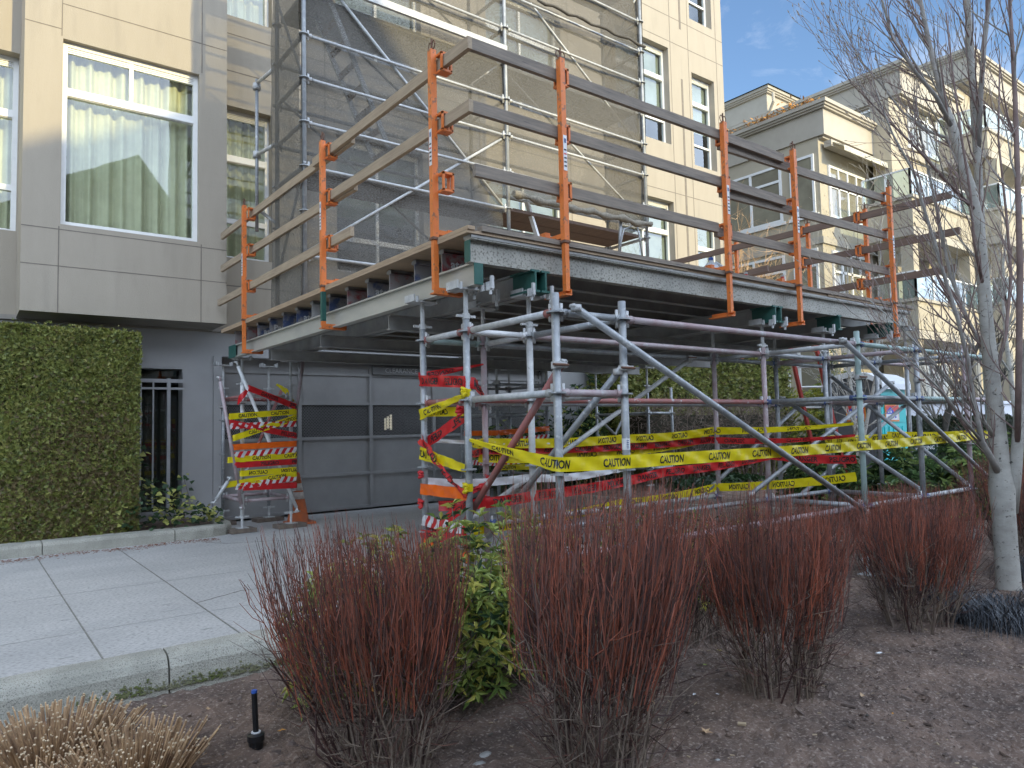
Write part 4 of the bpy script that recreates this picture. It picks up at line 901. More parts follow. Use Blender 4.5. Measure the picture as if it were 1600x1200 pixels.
# rope bundle at the top right
pts = [PX(840 + 12 * t, 0 + 5.2 * t + 2 * math.sin(t * 2), Y=7.38) for t in range(15)]
m.tube(pts, [.016 + .008 * abs(math.sin(t * 1.3)) for t in range(15)], ROPE, 7); solo('tied_rope', m, 'dark bundled rope and net edge sagging near the top of the netting', 'rope', smooth=True)
def ladder(name, label, cat, p0, p1, side, width, rungs, railm, rungm, rw=.065, rt_=.028, rungr=.015, flat=False, group=None):
    p0 = V(p0); p1 = V(p1); s = V(side).normalized(); d = p1 - p0; Ld = thing(name, label, cat, tuple(p0), group)
    nrm = d.cross(s).normalized()
    for k in (0, 1):
        m = MB(); o = p0 + s * width * k; m.bar(o, o + d, rt_, rw, railm, up=nrm); r = m.build('side_rail', Ld)
    for k in range(rungs):
        t = (k + .5) / rungs; o = p0 + d * t; m = MB()
        if flat: m.bar(o, o + s * width, .07, .02, rungm, up=nrm)
        else: m.tube([o, o + s * width], rungr, rungm, 8)
        m.build('rung', Ld)
    return Ld
ladder('access_ladder', 'aluminium access ladder slanting behind the debris netting', 'ladder', PX(615, 250, Y=7.62), PX(505, -25, Y=7.62), (0, 1, 0), .42, 8, ALU, PLY, .06, .025, flat=True)
# red ladder leaning on the deck end
ladder('extension_ladder', 'red fibreglass ladder standing in front of the grey portable toilet', 'ladder', (10.47, 5.9, .12), (10.19, 6.28, 2.95), (.74, -.62, 0), .40, 9, FIBER, ALU, .10, .035, .018)
# aluminium scaffold ladder/trestle leaning in the background omitted where hidden

# ================================================================== WARNING TAPES
def tape(label, pts, m, text=None, period=.53, wd=.08, mirror=False, sag=0., seed=0, wf=None, stripe=False, phase=.2, crumple=.0045, tw=None, group='warning tapes on the scaffolding', th=.62, fold=0.):
    rn = random.Random(seed); P = [V(p) for p in pts]; n = len(P); wf = wf or [1] * n; tw = tw or [0] * n
    S_ = []                                                  # samples: pos, width, tilt
    for k in range(n - 1):
        L_ = (P[k + 1] - P[k]).length; c = max(2, int(L_ / .03))
        for t in range(c):
            f = t / c; p = P[k].lerp(P[k + 1], f); p.z -= sag * 4 * f * (1 - f) * min(1, L_)
            S_.append((p, wf[k] + (wf[k + 1] - wf[k]) * f, tw[k] + (tw[k + 1] - tw[k]) * f))
    S_.append((P[-1], wf[-1], tw[-1]))
    acc = [0.]
    for a, b in zip(S_, S_[1:]): acc.append(acc[-1] + (b[0] - a[0]).length)
    T = acc[-1]; ph = [rn.uniform(0, 6.3) for _ in range(3)]
    fr = []
    for k, (p, w_, tl_) in enumerate(S_):
        d = (S_[min(k + 1, len(S_) - 1)][0] - S_[max(k - 1, 0)][0]).normalized()
        u = (V((0, 0, 1)) - d * d.z).normalized(); nn = d.cross(u)
        if tl_: u, nn = u * math.cos(tl_) + nn * math.sin(tl_), nn * math.cos(tl_) - u * math.sin(tl_)
        if nn.dot(CAM - p) < 0: nn = -nn
        fr.append((p, u, nn, w_ * wd))
    def at(s, v):                                            # s along, v in -.5...5
        s = max(0, min(T - 1e-6, s)); lo = 0; hi = len(acc) - 1
        while hi - lo > 1:
            mid = (lo + hi) // 2
            if acc[mid] <= s: lo = mid
            else: hi = mid
        f = (s - acc[lo]) / max(1e-9, acc[hi] - acc[lo]); A = fr[lo]; B = fr[hi]
        p = A[0].lerp(B[0], f); u = A[1].lerp(B[1], f); nn = A[2].lerp(B[2], f); w_ = A[3] + (B[3] - A[3]) * f
        return p + u * (v * w_) + nn * (crumple * math.sin(s * 23 + ph[0] + v * 5) + crumple * .7 * math.sin(s * 51 + ph[1] - v * 3) + crumple * 2 * (1 - w_ / wd) * math.sin(v * 14 + ph[2]) + fold * math.cos(v * 6)), nn
    mb = MB(); ns = max(2, int(T / .025)); rows = 5
    if stripe:
        i0 = mb.mi(REDT); i1 = mb.mi(WHT); sp = .05; cnt = int(T / sp)
        for k in range(cnt):
            for r in range(4):
                v0 = -.5 + r / 4; v1 = v0 + .25; sh0 = (v0 + .5) * .05; sh1 = (v1 + .5) * .05
                b = len(mb.v)
                for s, v in ((k * sp + sh0, v0), ((k + 1) * sp + sh0, v0), ((k + 1) * sp + sh1, v1), (k * sp + sh1, v1)): mb.v.append(tuple(at(min(T, s), v)[0]))
                mb.f.append((b, b + 1, b + 2, b + 3)); mb.m.append(i0 if k % 2 else i1)
    else:
        i = mb.mi(m)
        for k in range(ns + 1):
            for r in range(rows): mb.v.append(tuple(at(T * k / ns, -.5 + r / (rows - 1))[0]))
        for k in range(ns):
            for r in range(rows - 1):
                b = k * rows + r; mb.f.append((b, b + rows, b + rows + 1, b + 1)); mb.m.append(i)
    o = solo('warning_tape', mb, label, 'tape', group=group, smooth=True)
    if text:
        t = MB(); i = t.mi(BLACK); s = phase; k = 0; words = text if isinstance(text, (list, tuple)) else [text]
        while s < T:
            vs, fs, w_, h_ = glyphs(words[k % len(words)], .03); kx = .25 / w_ if len(words[0]) > 5 else .2 / w_; ky = th / h_; b = len(t.v)
            if s + .13 < T and s > .12:
                for x, y in vs:
                    p, nn = at(s + (-x if mirror else x) * kx, y * ky); t.v.append(tuple(p + nn * .0016))
                for f in fs: t.f.append(tuple(b + q for q in f)); t.m.append(i)
            s += period; k += 1
        if t.v:
            ob = t.build('lettering', None, False, o.location); ob.parent = o; ob.location = (0, 0, 0)
    return o
DP = ['DANGER', 'PELIGRO']
r_ = .033
tape('long yellow CAUTION tape tied along the front of the scaffold to the tree side', [(2.93 - .03, 4.30, 1.24), (2.91 - r_, 3.36, 1.096), (2.91 - .025, 3.34 - .025, 1.093), (2.915, 3.34 - r_, 1.091), (3.5, 3.34 - r_, 1.083), (6.6, 3.34 - r_, 1.088), (7.82, 3.34 - r_, 1.10), (9.02, 3.33 - r_, 1.115), (9.62, 3.34 - r_, 1.12)], YEL, 'CAUTION', .535, .088, wf=[.3, 1, 1, 1, 1, 1, 1, 1, .9], phase=.42, seed=1, sag=.004)
tape('yellow CAUTION tape, uppermost of the tapes inside the scaffold, tied to the teal post', [(2.93, 4.37, 1.24), (3.5, 4.98, 1.20), (5.2, 5.0, 1.19), (6.6, 4.98, 1.24), (6.6, 3.4, 1.29)], YEL, 'CAUTION', .53, .085, True, seed=2, wf=[.6, 1, 1, 1, .3], sag=.02)
tape('red DANGER PELIGRO tape just below the uppermost yellow tape inside the scaffold', [(2.93, 4.38, 1.16), (3.5, 5.02, 1.14), (6.6, 5.02, 1.14), (6.62, 3.4, 1.18)], REDT, DP, .37, .075, True, seed=3, wf=[.5, 1, 1, .3], sag=.03)
tape('second yellow tape inside the scaffold showing below a red tape', [(3.5, 5.06, 1.08), (5.0, 5.06, 1.06), (6.6, 5.04, 1.16)], YEL, 'CAUTION', .53, .085, True, seed=4, sag=.03)
tape('red PELIGRO tape strung low behind the front posts', [(3.0, 4.9, .72), (3.5, 4.30, .80), (5.0, 4.30, .90), (6.6, 4.28, .98), (6.62, 3.4, .96)], REDT, DP[::-1], .37, .08, seed=5, sag=.02)
tape('lowest yellow tape strung close to the ground through the scaffold', [(3.0, 4.95, .50), (3.5, 4.98, .49), (5.1, 4.99, .56), (6.6, 4.98, .62), (6.6, 3.4, .80)], YEL, 'CAUTION', .53, .085, True, seed=6, sag=.02)
tape('yellow CAUTION tape with reversed letters on the right end of the scaffold', [(6.66, 3.42, 1.12), (7.8, 4.36, 1.12), (9.0, 4.36, 1.10), (9.6, 3.40, 1.14)], YEL, 'CAUTION', .5, .085, True, seed=7, sag=.01)
tape('yellow CAUTION tape wrapped at the right end post beside the tree', [(8.95, 4.2, 1.13), (9.58, 4.0, 1.11), (9.64, 3.36, 1.12)], YEL, 'CAUTION', .5, .09, seed=8)
tape('red tape with DANGER lettering strung low to the red ladder', [(6.6, 4.4, .98), (7.8, 4.4, .95), (9.9, 5.4, .90)], REDT, DP, .37, .08, seed=9)
# white pull cord like tapes
tape('plain white tape strung across the scaffold below the yellow knot', [(2.9, 4.95, .92), (3.5, 4.4, .93), (4.4, 4.36, .95), (5.2, 4.9, .98)], WHT, None, wd=.06, seed=10, sag=.03)
tape('plain white tape higher up behind the yellow knot', [(2.9, 4.98, 1.24), (3.5, 4.99, 1.20), (4.6, 5.0, 1.16)], WHT, None, wd=.03, seed=11)
# the left pair of posts
A0 = lambda z: (2.91 - r_ - .003, 4.96, z); B0 = lambda z: (2.91 - r_ - .003, 4.32, z); C0 = lambda z: (3.5, 4.96, z)
W = 'tapes around the left scaffold posts'
def wrap(label, za, zb, m, text=None, seed=0, back=None, **k):
    pts = ([C0(back)] if back else []) + [A0(za), B0(zb)]
    tape(label, pts, m, text, .33 if text and text != 'CAUTION' else .42, .085, seed=seed, phase=k.pop('phase', .2 if not back else .75), group=W, **k)
wrap('red DANGER tape wrapped highest around the left scaffold posts', 1.71, 1.66, REDT, DP, 20, crumple=.006, phase=.17)
tape('red tape slanting from the left corner post to the pink post', [B0(1.66), (2.96, 4.30, 1.65), (3.5, 4.93, 1.56)], REDT, DP, .33, .085, seed=21, group=W, wf=[1, 1, .5])
tape('thin red tape tied high on the pink post behind the left posts', [A0(1.74), (3.48, 4.93, 1.86)], REDT, DP, .33, .07, True, seed=22, group=W, wf=[1, .2])
wrap('yellow CAUTION tape knotted at mid height on the left corner post', 1.44, 1.56, YEL, 'CAUTION', 23, wf=[1, .4], crumple=.006)
tape('yellow tape behind the knotted yellow tape on the left posts', [(2.95, 4.99, 1.46), (2.95, 4.36, 1.45)], YEL, 'CAUTION', .45, .07, True, seed=24, group=W)
tape('red DANGER tape slanting up between the two left posts', [(2.93, 5.0, 1.20), (2.95, 4.36, 1.44)], REDT, ['GER', 'PEL'], .33, .085, True, seed=25, group=W)
wrap('yellow CAUTION tape tied in a lump on the left corner post', 1.14, 1.04, YEL, 'CAUTION', 26, wf=[1.2, .7], crumple=.006, phase=.13)
tape('red tape slanting down from the left post to the corner post', [A0(1.26), (2.87, 4.6, 1.0), B0(.84)], REDT, DP, .33, .08, seed=27, group=W, wf=[1, .6, .5], crumple=.01)
tape('twisted red tape pulled from the corner post to the pink post', [B0(.86), (3.2, 4.55, .88), (3.5, 4.93, .92)], REDT, None, .33, .07, seed=28, group=W, wf=[.4, .7, .6], crumple=.012)
wrap('plain orange tape below the yellow lump on the left posts', .86, .855, ORT, None, 29, crumple=.006)
tape('red DANGER tape slanting behind the orange tape on the left posts', [(2.95, 4.99, .50), (2.95, 4.37, .80)], REDT, DP, .33, .075, True, seed=30, group=W)
wrap('red and white striped tape around the left scaffold posts', .62, .60, None, None, 31, stripe=True)
wrap('red PELIGRO tape beneath the striped tape on the left posts', .50, .53, REDT, DP[::-1], 32, crumple=.007, phase=.2)
wrap('plain orange tape wrapped lowest around the left scaffold posts', .44, .41, ORT, None, 33)
for k, (x, y, z, l, m_) in enumerate(((2.91, 4.96, .97, 'red tape knot on the left scaffold post', REDT), (2.91, 4.33, .90, 'yellow tape knot on the left corner post', YEL), (2.91, 4.33, 1.58, 'yellow knotted tape end high on the left corner post', YEL), (2.91, 4.40, 1.46, 'red tape bundle tied at the rosette of the left corner post', REDT), (2.91, 4.96, .74, 'red and white tape scrap on the left scaffold post', REDT), (3.5, 4.95, .73, 'red tape scrap on the pink post', REDT))):
    m = MB(); rn = random.Random(k); 
    for t in range(7):
        p0 = V((x - .035, y - .01, z + rn.uniform(-.03, .03))); 
        m.tube([p0 + V((rn.uniform(-.01, .01), -.03, 0)), p0 + V((-.012, rn.uniform(-.02, .02), rn.uniform(-.015, .015))), p0 + V((rn.uniform(-.01, .02), .03, rn.uniform(-.02, .02)))], [.006, .014, .006], m_, 5)
    m.tube([(x, y, z - .028), (x, y, z + .028)], .0292, m_, 12, False)
    solo('tape_knot', m, l, 'tape', group=W)
# wraps on the white tower
WT = 'tapes around the white tower'
def tw_(label, y0, y1, m, text=None, seed=0, x0=358, x1=464, **k):
    """screen heights of the band at the tower's two front edges, measured on the front plane Y=9.9"""
    a = PX(x0, y0, Y=9.86); b = PX(x1, y1, Y=9.88); c = V((b.x + .02, 10.9, b.z)); d = V((a.x - .02, 10.9, a.z))
    tape(label, [a + V((.03, .12, 0)), a, b, b.lerp(c, .35)], m, text, k.pop('period', .44), .08, seed=seed, group=WT, phase=k.pop('phase', .75) - .38, wf=[.8, 1, 1, .8], **k)
tw_('red DANGER tape slanting across the top of the white tower', 606, 636, REDT, ['DANGER', 'PEL'], 40, x0=388, period=.42, phase=.82)
tw_('yellow CAUTION tape, uppermost band on the white tower', 651, 643, YEL, 'CAUTION', 41)
tw_('yellow CAUTION tape rising steeply to the right on the white tower', 685, 652, YEL, 'CAUTION', 42, x0=364, phase=.85)
tw_('striped tape, upper of the red and white bands on the white tower', 666, 662, None, None, 43, stripe=True)
tw_('red PELIGRO tape below the upper striped band on the white tower', 660, 681, REDT, DP[::-1], 44, phase=1.35)
tw_('plain orange tape around the middle of the white tower', 699, 693, ORT, None, 45, x0=361)
tw_('striped tape below the orange band on the white tower', 711, 703, None, None, 46, stripe=True, x0=366)
tw_('yellow CAUTION tape below the orange band on the white tower', 719, 711, YEL, 'CAUTION', 47, x0=356, phase=.95)
tw_('dark red PELIGRO tape under the lower yellow band on the white tower', 727, 721, REDT, ['PELIGRO'], 48, x0=366, phase=.98)
tw_('yellow tape sagging behind the lower legs of the white tower', 740, 734, YEL, 'CAUTION', 49, x0=375, mirror=True)
tw_('yellow CAUTION tape, lowest yellow band on the white tower', 758, 740, YEL, 'CAUTION', 50, x0=352, phase=1.2)
tw_('striped tape, lowest red and white band on the white tower', 761, 746, None, None, 51, x0=368, stripe=True)
tw_('thin red tape below the lowest striped band on the white tower', 762, 758, REDT, None, 52, x0=380)
tape('loose yellow tape end hanging at the top right of the white tower', [PX(432, 600, Y=10.6), PX(448, 612, Y=10.2), PX(460, 633, Y=10.0)], YEL, None, .5, .09, seed=53, group=WT, wf=[.3, 1, 1])
tape('red tape scrap hanging from the top of the white tower', [PX(386, 610, Y=9.85), PX(377, 620, Y=9.84), PX(372, 632, Y=9.84)], REDT, None, .5, .09, seed=54, group=WT, wf=[.4, 1, .6], tw=[0, .9, 1.3])
# tapes on the tower deep under the deck
for z, l, m_, st in ((1.25, 'plain orange tape on the grey tower in front of the garage', ORT, False), (1.12, 'striped tape on the grey tower in front of the garage, upper band', None, True), (.78, 'striped tape on the grey tower in front of the garage, lower band', None, True)):
    tape(l, [(6.57, 9.9, z), (6.57, 8.97, z), (7.63, 8.97, z + .05)], m_, None, seed=int(z * 90), stripe=st, group='tapes on the grey tower by the garage')
tape('yellow CAUTION tape low between the grey towers under the deck', [(6.57, 8.97, .72), (8.5, 8.8, .66), (10.4, 8.72, .68)], YEL, 'CAUTION', .5, .085, seed=77, group='tapes on the grey tower by the garage')

# ================================================================== PORTABLE TOILET AND SIGN
tx, ty, tz = 15.25, 7.25, -.02
PT = thing('portable_toilet', 'portable toilet with grey door side, turquoise wall and white roof', 'portable toilet', (tx + .55, ty + .55, tz))
m = MB(); m.box(tx, tx + 1.1, ty, ty + 1.15, tz + .12, tz + 2.02, TOIT)
for k in range(5): m.box(tx + .08 + k * .2, tx + .2 + k * .2, ty - .018, ty - .001, tz + .25, tz + 1.2, TOIT)
m.box(tx + .05, tx + 1.05, ty - .012, ty - .001, tz + 1.28, tz + 1.34, TOIT); m.build('wall', PT)
m = MB(); m.box(tx - .03, tx - .001, ty + .02, ty + 1.13, tz + .12, tz + 2.0, TOIG); m.box(tx - .05, tx - .031, ty + .14, ty + 1.0, tz + .2, tz + 1.82, TOIG)
for k in range(6): m.box(tx - .06, tx - .051, ty + .2 + k * .13, ty + .24 + k * .13, tz + .3, tz + .95, TOIG)
m.tube([(tx - .055, ty + .2, tz + 1.1), (tx - .06, ty + .2, tz + 1.55), (tx - .06, ty + .57, tz + 1.78), (tx - .06, ty + .94, tz + 1.55), (tx - .055, ty + .94, tz + 1.1)], .012, TOIG, 6); m.build('door', PT)
m = MB(); n = 8; pr = [(-.09, 1.98), (-.07, 2.06), (.2, 2.2), (.575, 2.27), (.95, 2.2), (1.22, 2.06), (1.24, 1.98)]
for (a, za), (b, zb) in zip(pr, pr[1:]): m.obox((tx - .1, ty + a, tz + za), (1.3, 0, 0), (0, b - a, zb - za), (0, 0, .12), TOIW)
m.face([(tx - .06, ty + a, tz + z) for a, z in pr], TOIG); m.face([(tx + 1.16, ty + a, tz + z) for a, z in reversed(pr)], TOIW); m.build('roof', PT)
m = MB(); m.box(tx - .02, tx + 1.12, ty - .02, ty + 1.17, tz, tz + .12, TOIG); m.build('base', PT)
def logo2(o, ax, n, w, h, par):
    m = MB(); o = V(o); ax = V(ax); n = V(n); up = V((0, 0, 1)); m.obox(o, ax * w, up * h, n * .006, SIGNY); m.obox(o + n * .0062 + ax * .02 + up * .02, ax * (w - .04), up * (h - .04), n * .002, SIGNR)
    m.obox(o + n * .0084 + ax * .03 + up * .03, ax * (w - .06), up * (h * .36), n * .001, STICK); c = o + n * .0096
    m.face([c + ax * (w * .12) + up * (h * .44), c + ax * (w * .60) + up * (h * .44), c + ax * (w * .60) + up * (h * .62), c + ax * (w * .36) + up * (h * .86), c + ax * (w * .12) + up * (h * .62)], SIGNB)
    for k in range(4): m.obox(c + n * .0005 + ax * (w * (.16 + .17 * k)) + up * (h * .2), ax * (w * .1), up * (h * .1), n * .001, SIGNB)
    for k in range(2): m.obox(c + n * .0015 + ax * (w * (.2 + .16 * k)) + up * (h * .5), ax * (w * .08), up * (h * .13), n * .001, STICK)
    m.build('logo_sign', par)
logo2((tx - .061, ty + .72, tz + 1.32), (0, -1, 0), (-1, 0, 0), .42, .36, PT); logo2((tx + .12, ty - .013, tz + 1.3), (1, 0, 0), (0, -1, 0), .62, .36, PT)
GS = thing('parking_sign', 'small dark green guest parking sign with a white rim in the shrubs', 'sign', (11.87, 5.05, .1))
ca = PX(1428, 694, Y=5.05); cb = PX(1464, 724, Y=5.05); sx0, sx1, sz0, sz1 = ca.x - .12, cb.x, cb.z, ca.z + .12
m = MB(); m.box(sx0, sx1, 5.03, 5.05, sz0, sz1, STICK); m.box(sx0 + .02, sx1 - .02, 5.027, 5.0301, sz0 + .02, sz1 - .02, SIGNG); m.build('sign_plate', GS)
m = MB(); cx_ = (sx0 + sx1) / 2; hh = sz1 - sz0
for t, f, s, wv in (('GUEST', .80, .13, .55), ('PARKING', .58, .14, .74), ('5th Street', .36, .1, .5), ('ONLY', .2, .08, .3)): put_text(m, t, (cx_, 5.024, sz0 + hh * f), AX, (0, 0, 1), hh * s, STICK, .01, wv * (sx1 - sx0))
m.build('lettering', GS)
m = MB(); m.box(cx_ - .025, cx_ + .025, 5.051, 5.08, .0, sz0 + .1, BLKP); m.build('post', GS)

# ================================================================== PLANTS
def rdir(rn):
    while True:
        v = V((rn.uniform(-1, 1), rn.uniform(-1, 1), rn.uniform(-1, 1)))
        if .05 < v.length < 1: return v.normalized()
def leafq(mb, p, d, up, l, w, m, droop=.25):
    s = d.cross(up)
    if s.length < .05: s = d.orthogonal()
    s.normalize(); nn = s.cross(d).normalized(); mid = p + d * l * .5 + nn * l * .05; tip = p + d * l - nn * l * droop
    b = len(mb.v); i = mb.mi(m)
    for q in (p, mid + s * w * .5 + nn * w * .15, tip, mid - s * w * .5 + nn * w * .15): mb.v.append(tuple(q))
    mb.f.append((b, b + 1, b + 2)); mb.m.append(i); mb.f.append((b, b + 2, b + 3)); mb.m.append(i)
# ---- red twig bushes
TW_ = [TWIGR, TWIGM, mat('bright_red_twig', (.36, .10, .05), .6, c2=(.24, .065, .035), ns=9), mat('dark_twig', (.07, .03, .024), .7, c2=(.04, .02, .018), ns=9)]
def bush(x, y, z, R, H, label, seed, nst=34, ntw=30, lean=(0, 0), cen=(0, 0)):
    rn = random.Random(seed); B = thing('red_twig_bush', label, 'bush', (x, y, z), 'red twigged bushes in the soil bed')
    st = MB(); tw = MB(); c = V((x, y, z)); n1 = int(nst * 1.7); n2 = int(nst * ntw * .66); L0 = V((lean[0], lean[1], 0)); C0_ = V((cen[0], cen[1], 0))
    lob = [(rn.uniform(0, 6.28), rn.uniform(.82, 1.08)) for _ in range(5)]
    def edge(a):                                     # uneven outline
        return 1 + .11 * math.sin(2 * a + lob[0][0]) + .09 * math.sin(3 * a + lob[1][0]) + .05 * math.sin(7 * a + lob[2][0])
    def top(a, q): return H * (1 - .07 * q * q + .05 * math.sin(2 * a + lob[3][0]) * q + .04 * math.sin(5 * a + lob[4][0]) * q)
    def prof_(t): return .34 + .66 * (t ** .62)      # radius share at height share t
    chains = []
    for k in range(n1):
        a = rn.uniform(0, 6.283); q = math.sqrt(rn.random()); hs = H * rn.uniform(.36, .58); o = V((math.cos(a), math.sin(a), 0)); e = R * edge(a)
        b0 = c + o * (.03 + .16 * q * R / .45) - V((0, 0, .03))
        m1 = c + o * e * q * prof_(hs / H) + C0_ * (hs / H) + V((rn.gauss(0, .03), rn.gauss(0, .03), hs))
        k1 = b0.lerp(m1, .33) + V((rn.gauss(0, .02), rn.gauss(0, .02), 0)); k2 = b0.lerp(m1, .66) + V((rn.gauss(0, .03), rn.gauss(0, .03), 0))
        r0 = rn.uniform(.003, .006) * (1.9 if rn.random() < .18 else 1); ch = [b0, k1, k2, m1]; chains.append((ch, o))
        st.tube(ch, [r0, r0 * .85, r0 * .65, r0 * .4], TWIGB if rn.random() < .62 else (BROWNH if rn.random() < .5 else TW_[3]), 5, False)
    for k in range(int(n1 * 16)):                    # brown tangle in the lower half
        ch, o = rn.choice(chains); f = rn.uniform(.15, 1.0) * 3; i = min(2, int(f)); p = ch[i].lerp(ch[i + 1], f - i)
        d = (rdir(rn) * .8 + o * .45 + V((0, 0, .75))).normalized(); l = rn.uniform(.05, .22) * H; r = rn.uniform(.0010, .0022)
        st.tube([p, p + d * l * .5 + rdir(rn) * l * .14, p + d * l + V((0, 0, l * .25)) + rdir(rn) * l * .1], [r * 1.3, r, r * .5], rn.choices((TWIGB, TW_[1], TW_[3], BROWNH), (3, 3, 4, 1.2))[0], 3, False)
    for k in range(n2):                              # upright red shoots
        a = rn.uniform(0, 6.283); q = math.sqrt(rn.random()) ** .9; e = R * edge(a); o = V((math.cos(a), math.sin(a), 0)); zt = top(a, q) * (rn.uniform(.86, 1.02) if rn.random() > .25 else rn.uniform(.6, .86)); zb = H * rn.uniform(.26, .5)
        j = V((rn.gauss(0, .035), rn.gauss(0, .035), 0))
        s0 = c + o * e * q * prof_(zb / H) + C0_ * (zb / H) + V((rn.gauss(0, .03), rn.gauss(0, .03), zb)); tip = c + o * e * q * prof_(zt / H) + C0_ * (zt / H) + L0 * zt + j + V((0, 0, zt))
        pts = [s0]; n_ = 5
        for t in range(1, n_ + 1):
            f = t / n_; p = s0.lerp(tip, f) + o * R * .05 * math.sin(f * 3.14) + (V((rn.gauss(0, .0065), rn.gauss(0, .0065), 0)) if t < n_ else V((0, 0, 0))); pts.append(p)
        r = rn.uniform(.0012, .0023); m_ = rn.choices(TW_, (5, 3, 2.2, 3))[0]
        tw.tube(pts, [r * 1.3, r * 1.2, r * 1.05, r * .9, r * .75, r * .4], m_, 3, False)
        for u in range(rn.choice((0, 1, 1, 2, 2, 3))):
            i = rn.randint(1, 4); p = pts[i]; d = (tip - s0).normalized(); o1 = rdir(rn); sd = (o1 - d * o1.dot(d)).normalized(); l = rn.uniform(.05, .17) * H
            e1 = p + d * l * .35 + sd * l * .24; e2 = p + d * l + sd * l * .34; e2.z = min(e2.z, z + zt * 1.02); tw.tube([p, e1, e2], [r * .8, r * .7, r * .4], m_, 3, False)
    for k in range(10):                              # a few dead leaves caught in the stems
        ch, o = rn.choice(chains); p = ch[2].lerp(ch[3], rn.random()); d = rdir(rn); leafq(tw, p, d, rdir(rn), rn.uniform(.012, .03), .014, LEAFT if rn.random() < .5 else LEAFO)
    st.build('stem', B); tw.build('twig', B)
    return B
bush(1.48, 2.86, -.10, .46, 1.04, 'large red twigged bush in front of the driveway kerb, leftmost of the bushes', 1, 36, 36, cen=(-.09, .03))
bush(2.12, 2.24, -.10, .46, 1.19, 'large red twigged bush in the centre foreground, wider than its neighbours', 2, 38, 40, lean=(.05, 0), cen=(.02, 0))
bush(3.46, 2.25, -.10, .44, 1.07, 'red twigged bush left of the pale teal scaffold post', 3, 32, 34, cen=(.04, 0))
bush(5.20, 2.30, -.08, .48, .95, 'red twigged bush between the teal scaffold post and the pale tree trunk', 4, 30, 32, cen=(.04, 0))
bush(6.9, 3.2, -.06, .46, .74, 'red twigged bush behind the pale tree and the right scaffold end', 5, 24, 26)
bush(7.9, 2.5, -.06, .5, 1.1, 'dark red twigged bush right of the pale tree trunk at the picture edge', 6, 24, 26)
bush(8.4, 3.6, -.06, .5, .70, 'red twigged bush behind the right end of the scaffold, partly hidden', 7, 20, 24)
bush(3.9, 3.15, -.09, .40, .82, 'low red twigged bush behind the centre bushes, mostly hidden', 8, 18, 26)
bush(6.0, 3.9, -.08, .42, .55, 'low red twigged bush behind the teal scaffold post, under the long brace', 9, 18, 24)
bush(7.3, 4.1, -.06, .5, .62, 'brownish red bush in front of the rhododendrons', 10, 20, 26)
bush(9.3, 2.9, -.06, .5, 1.0, 'red twigged bush farthest right, cut off by the picture edge', 12, 18, 24)

# ---- leafy shrubs
def shrub(x, y, z, rx, ry, h, mats, n, l, w, label, seed, name='green_shrub', cat='shrub', whorl=5, wts=None, group=None, stems=9):
    rn = random.Random(seed); B = thing(name, label, cat, (x, y, z), group); lv = MB(); st = MB(); c = V((x, y, z))
    tips = []
    for k in range(n):
        while True:
            v = V((rn.uniform(-1, 1), rn.uniform(-1, 1), rn.uniform(0, 1)))
            rr = v.x ** 2 + v.y ** 2 + (v.z) ** 2
            if rr < 1 and rr > rn.uniform(.1, .75): break
        lump = 1 + .16 * math.sin(v.x * 5 + seed) * math.cos(v.y * 4 + seed * 2) + .1 * math.sin(v.z * 7 + v.x * 3)
        p = c + V((v.x * rx * lump, v.y * ry * lump, .06 + v.z * h * lump)); tips.append(p)
        ax = (V((v.x, v.y, .5 + v.z)).normalized() + rdir(rn) * .35).normalized(); a0 = rn.uniform(0, 6.28); o1 = ax.orthogonal().normalized(); o2 = ax.cross(o1)
        mt = rn.choices(mats, wts)[0]
        for t in range(whorl):
            a = a0 + 6.283 * t / whorl; d = (ax * rn.uniform(.25, .8) + (o1 * math.cos(a) + o2 * math.sin(a))).normalized()
            leafq(lv, p + rdir(rn) * .012, d, ax, l * rn.uniform(.7, 1.2), w * rn.uniform(.75, 1.2), mt if rn.random() < .75 else rn.choice(mats), rn.uniform(.05, .45))
    for k in range(n // 3):
        p = rn.choice(tips); b = c + V((rn.gauss(0, rx * .15), rn.gauss(0, ry * .15), -.02)); st.tube([b, b.lerp(p, .5) + V((rn.gauss(0, .03), rn.gauss(0, .03), .03)), p], [.005, .0035, .002], BROWNH if rn.random() < .5 else LG[1], 4, False)
    st.build('stem', B); lv.build('foliage', B)
    return B
GS1 = 'leafy evergreen shrubs along the driveway kerb'
shrub(1.75, 3.66, -.1, .42, .30, .74, LG, 420, .07, .02, 'yellow green leafy shrub behind the leftmost red bush', 46, wts=(6, 3, 1, 3), group=GS1)
shrub(2.22, 3.36, -.1, .46, .34, .86, LG, 640, .075, .022, 'yellow green leafy shrub between the two largest red bushes', 21, wts=(6, 3, 1, 3), group=GS1)
shrub(2.95, 3.62, -.1, .46, .32, .74, LG, 560, .075, .022, 'light green leafy shrub around the corner scaffold posts', 22, wts=(6, 3, 1, 3), group=GS1)
shrub(3.75, 3.65, -.1, .48, .32, .70, LG, 460, .07, .02, 'green leafy shrub behind the centre red bush', 23, wts=(3, 4, 2, 1), group=GS1)
shrub(4.5, 3.7, -.1, .42, .36, .62, LG, 280, .07, .02, 'deep green leafy shrub between the centre and third red bushes', 24, wts=(1, 4, 4, .3), group=GS1)
shrub(5.6, 4.05, -.1, .5, .3, .55, LG, 260, .07, .02, 'low green shrub behind the third red bush', 25, wts=(1, 4, 4, .3), group=GS1)
RHG = 'rhododendron shrubs right of the deck'
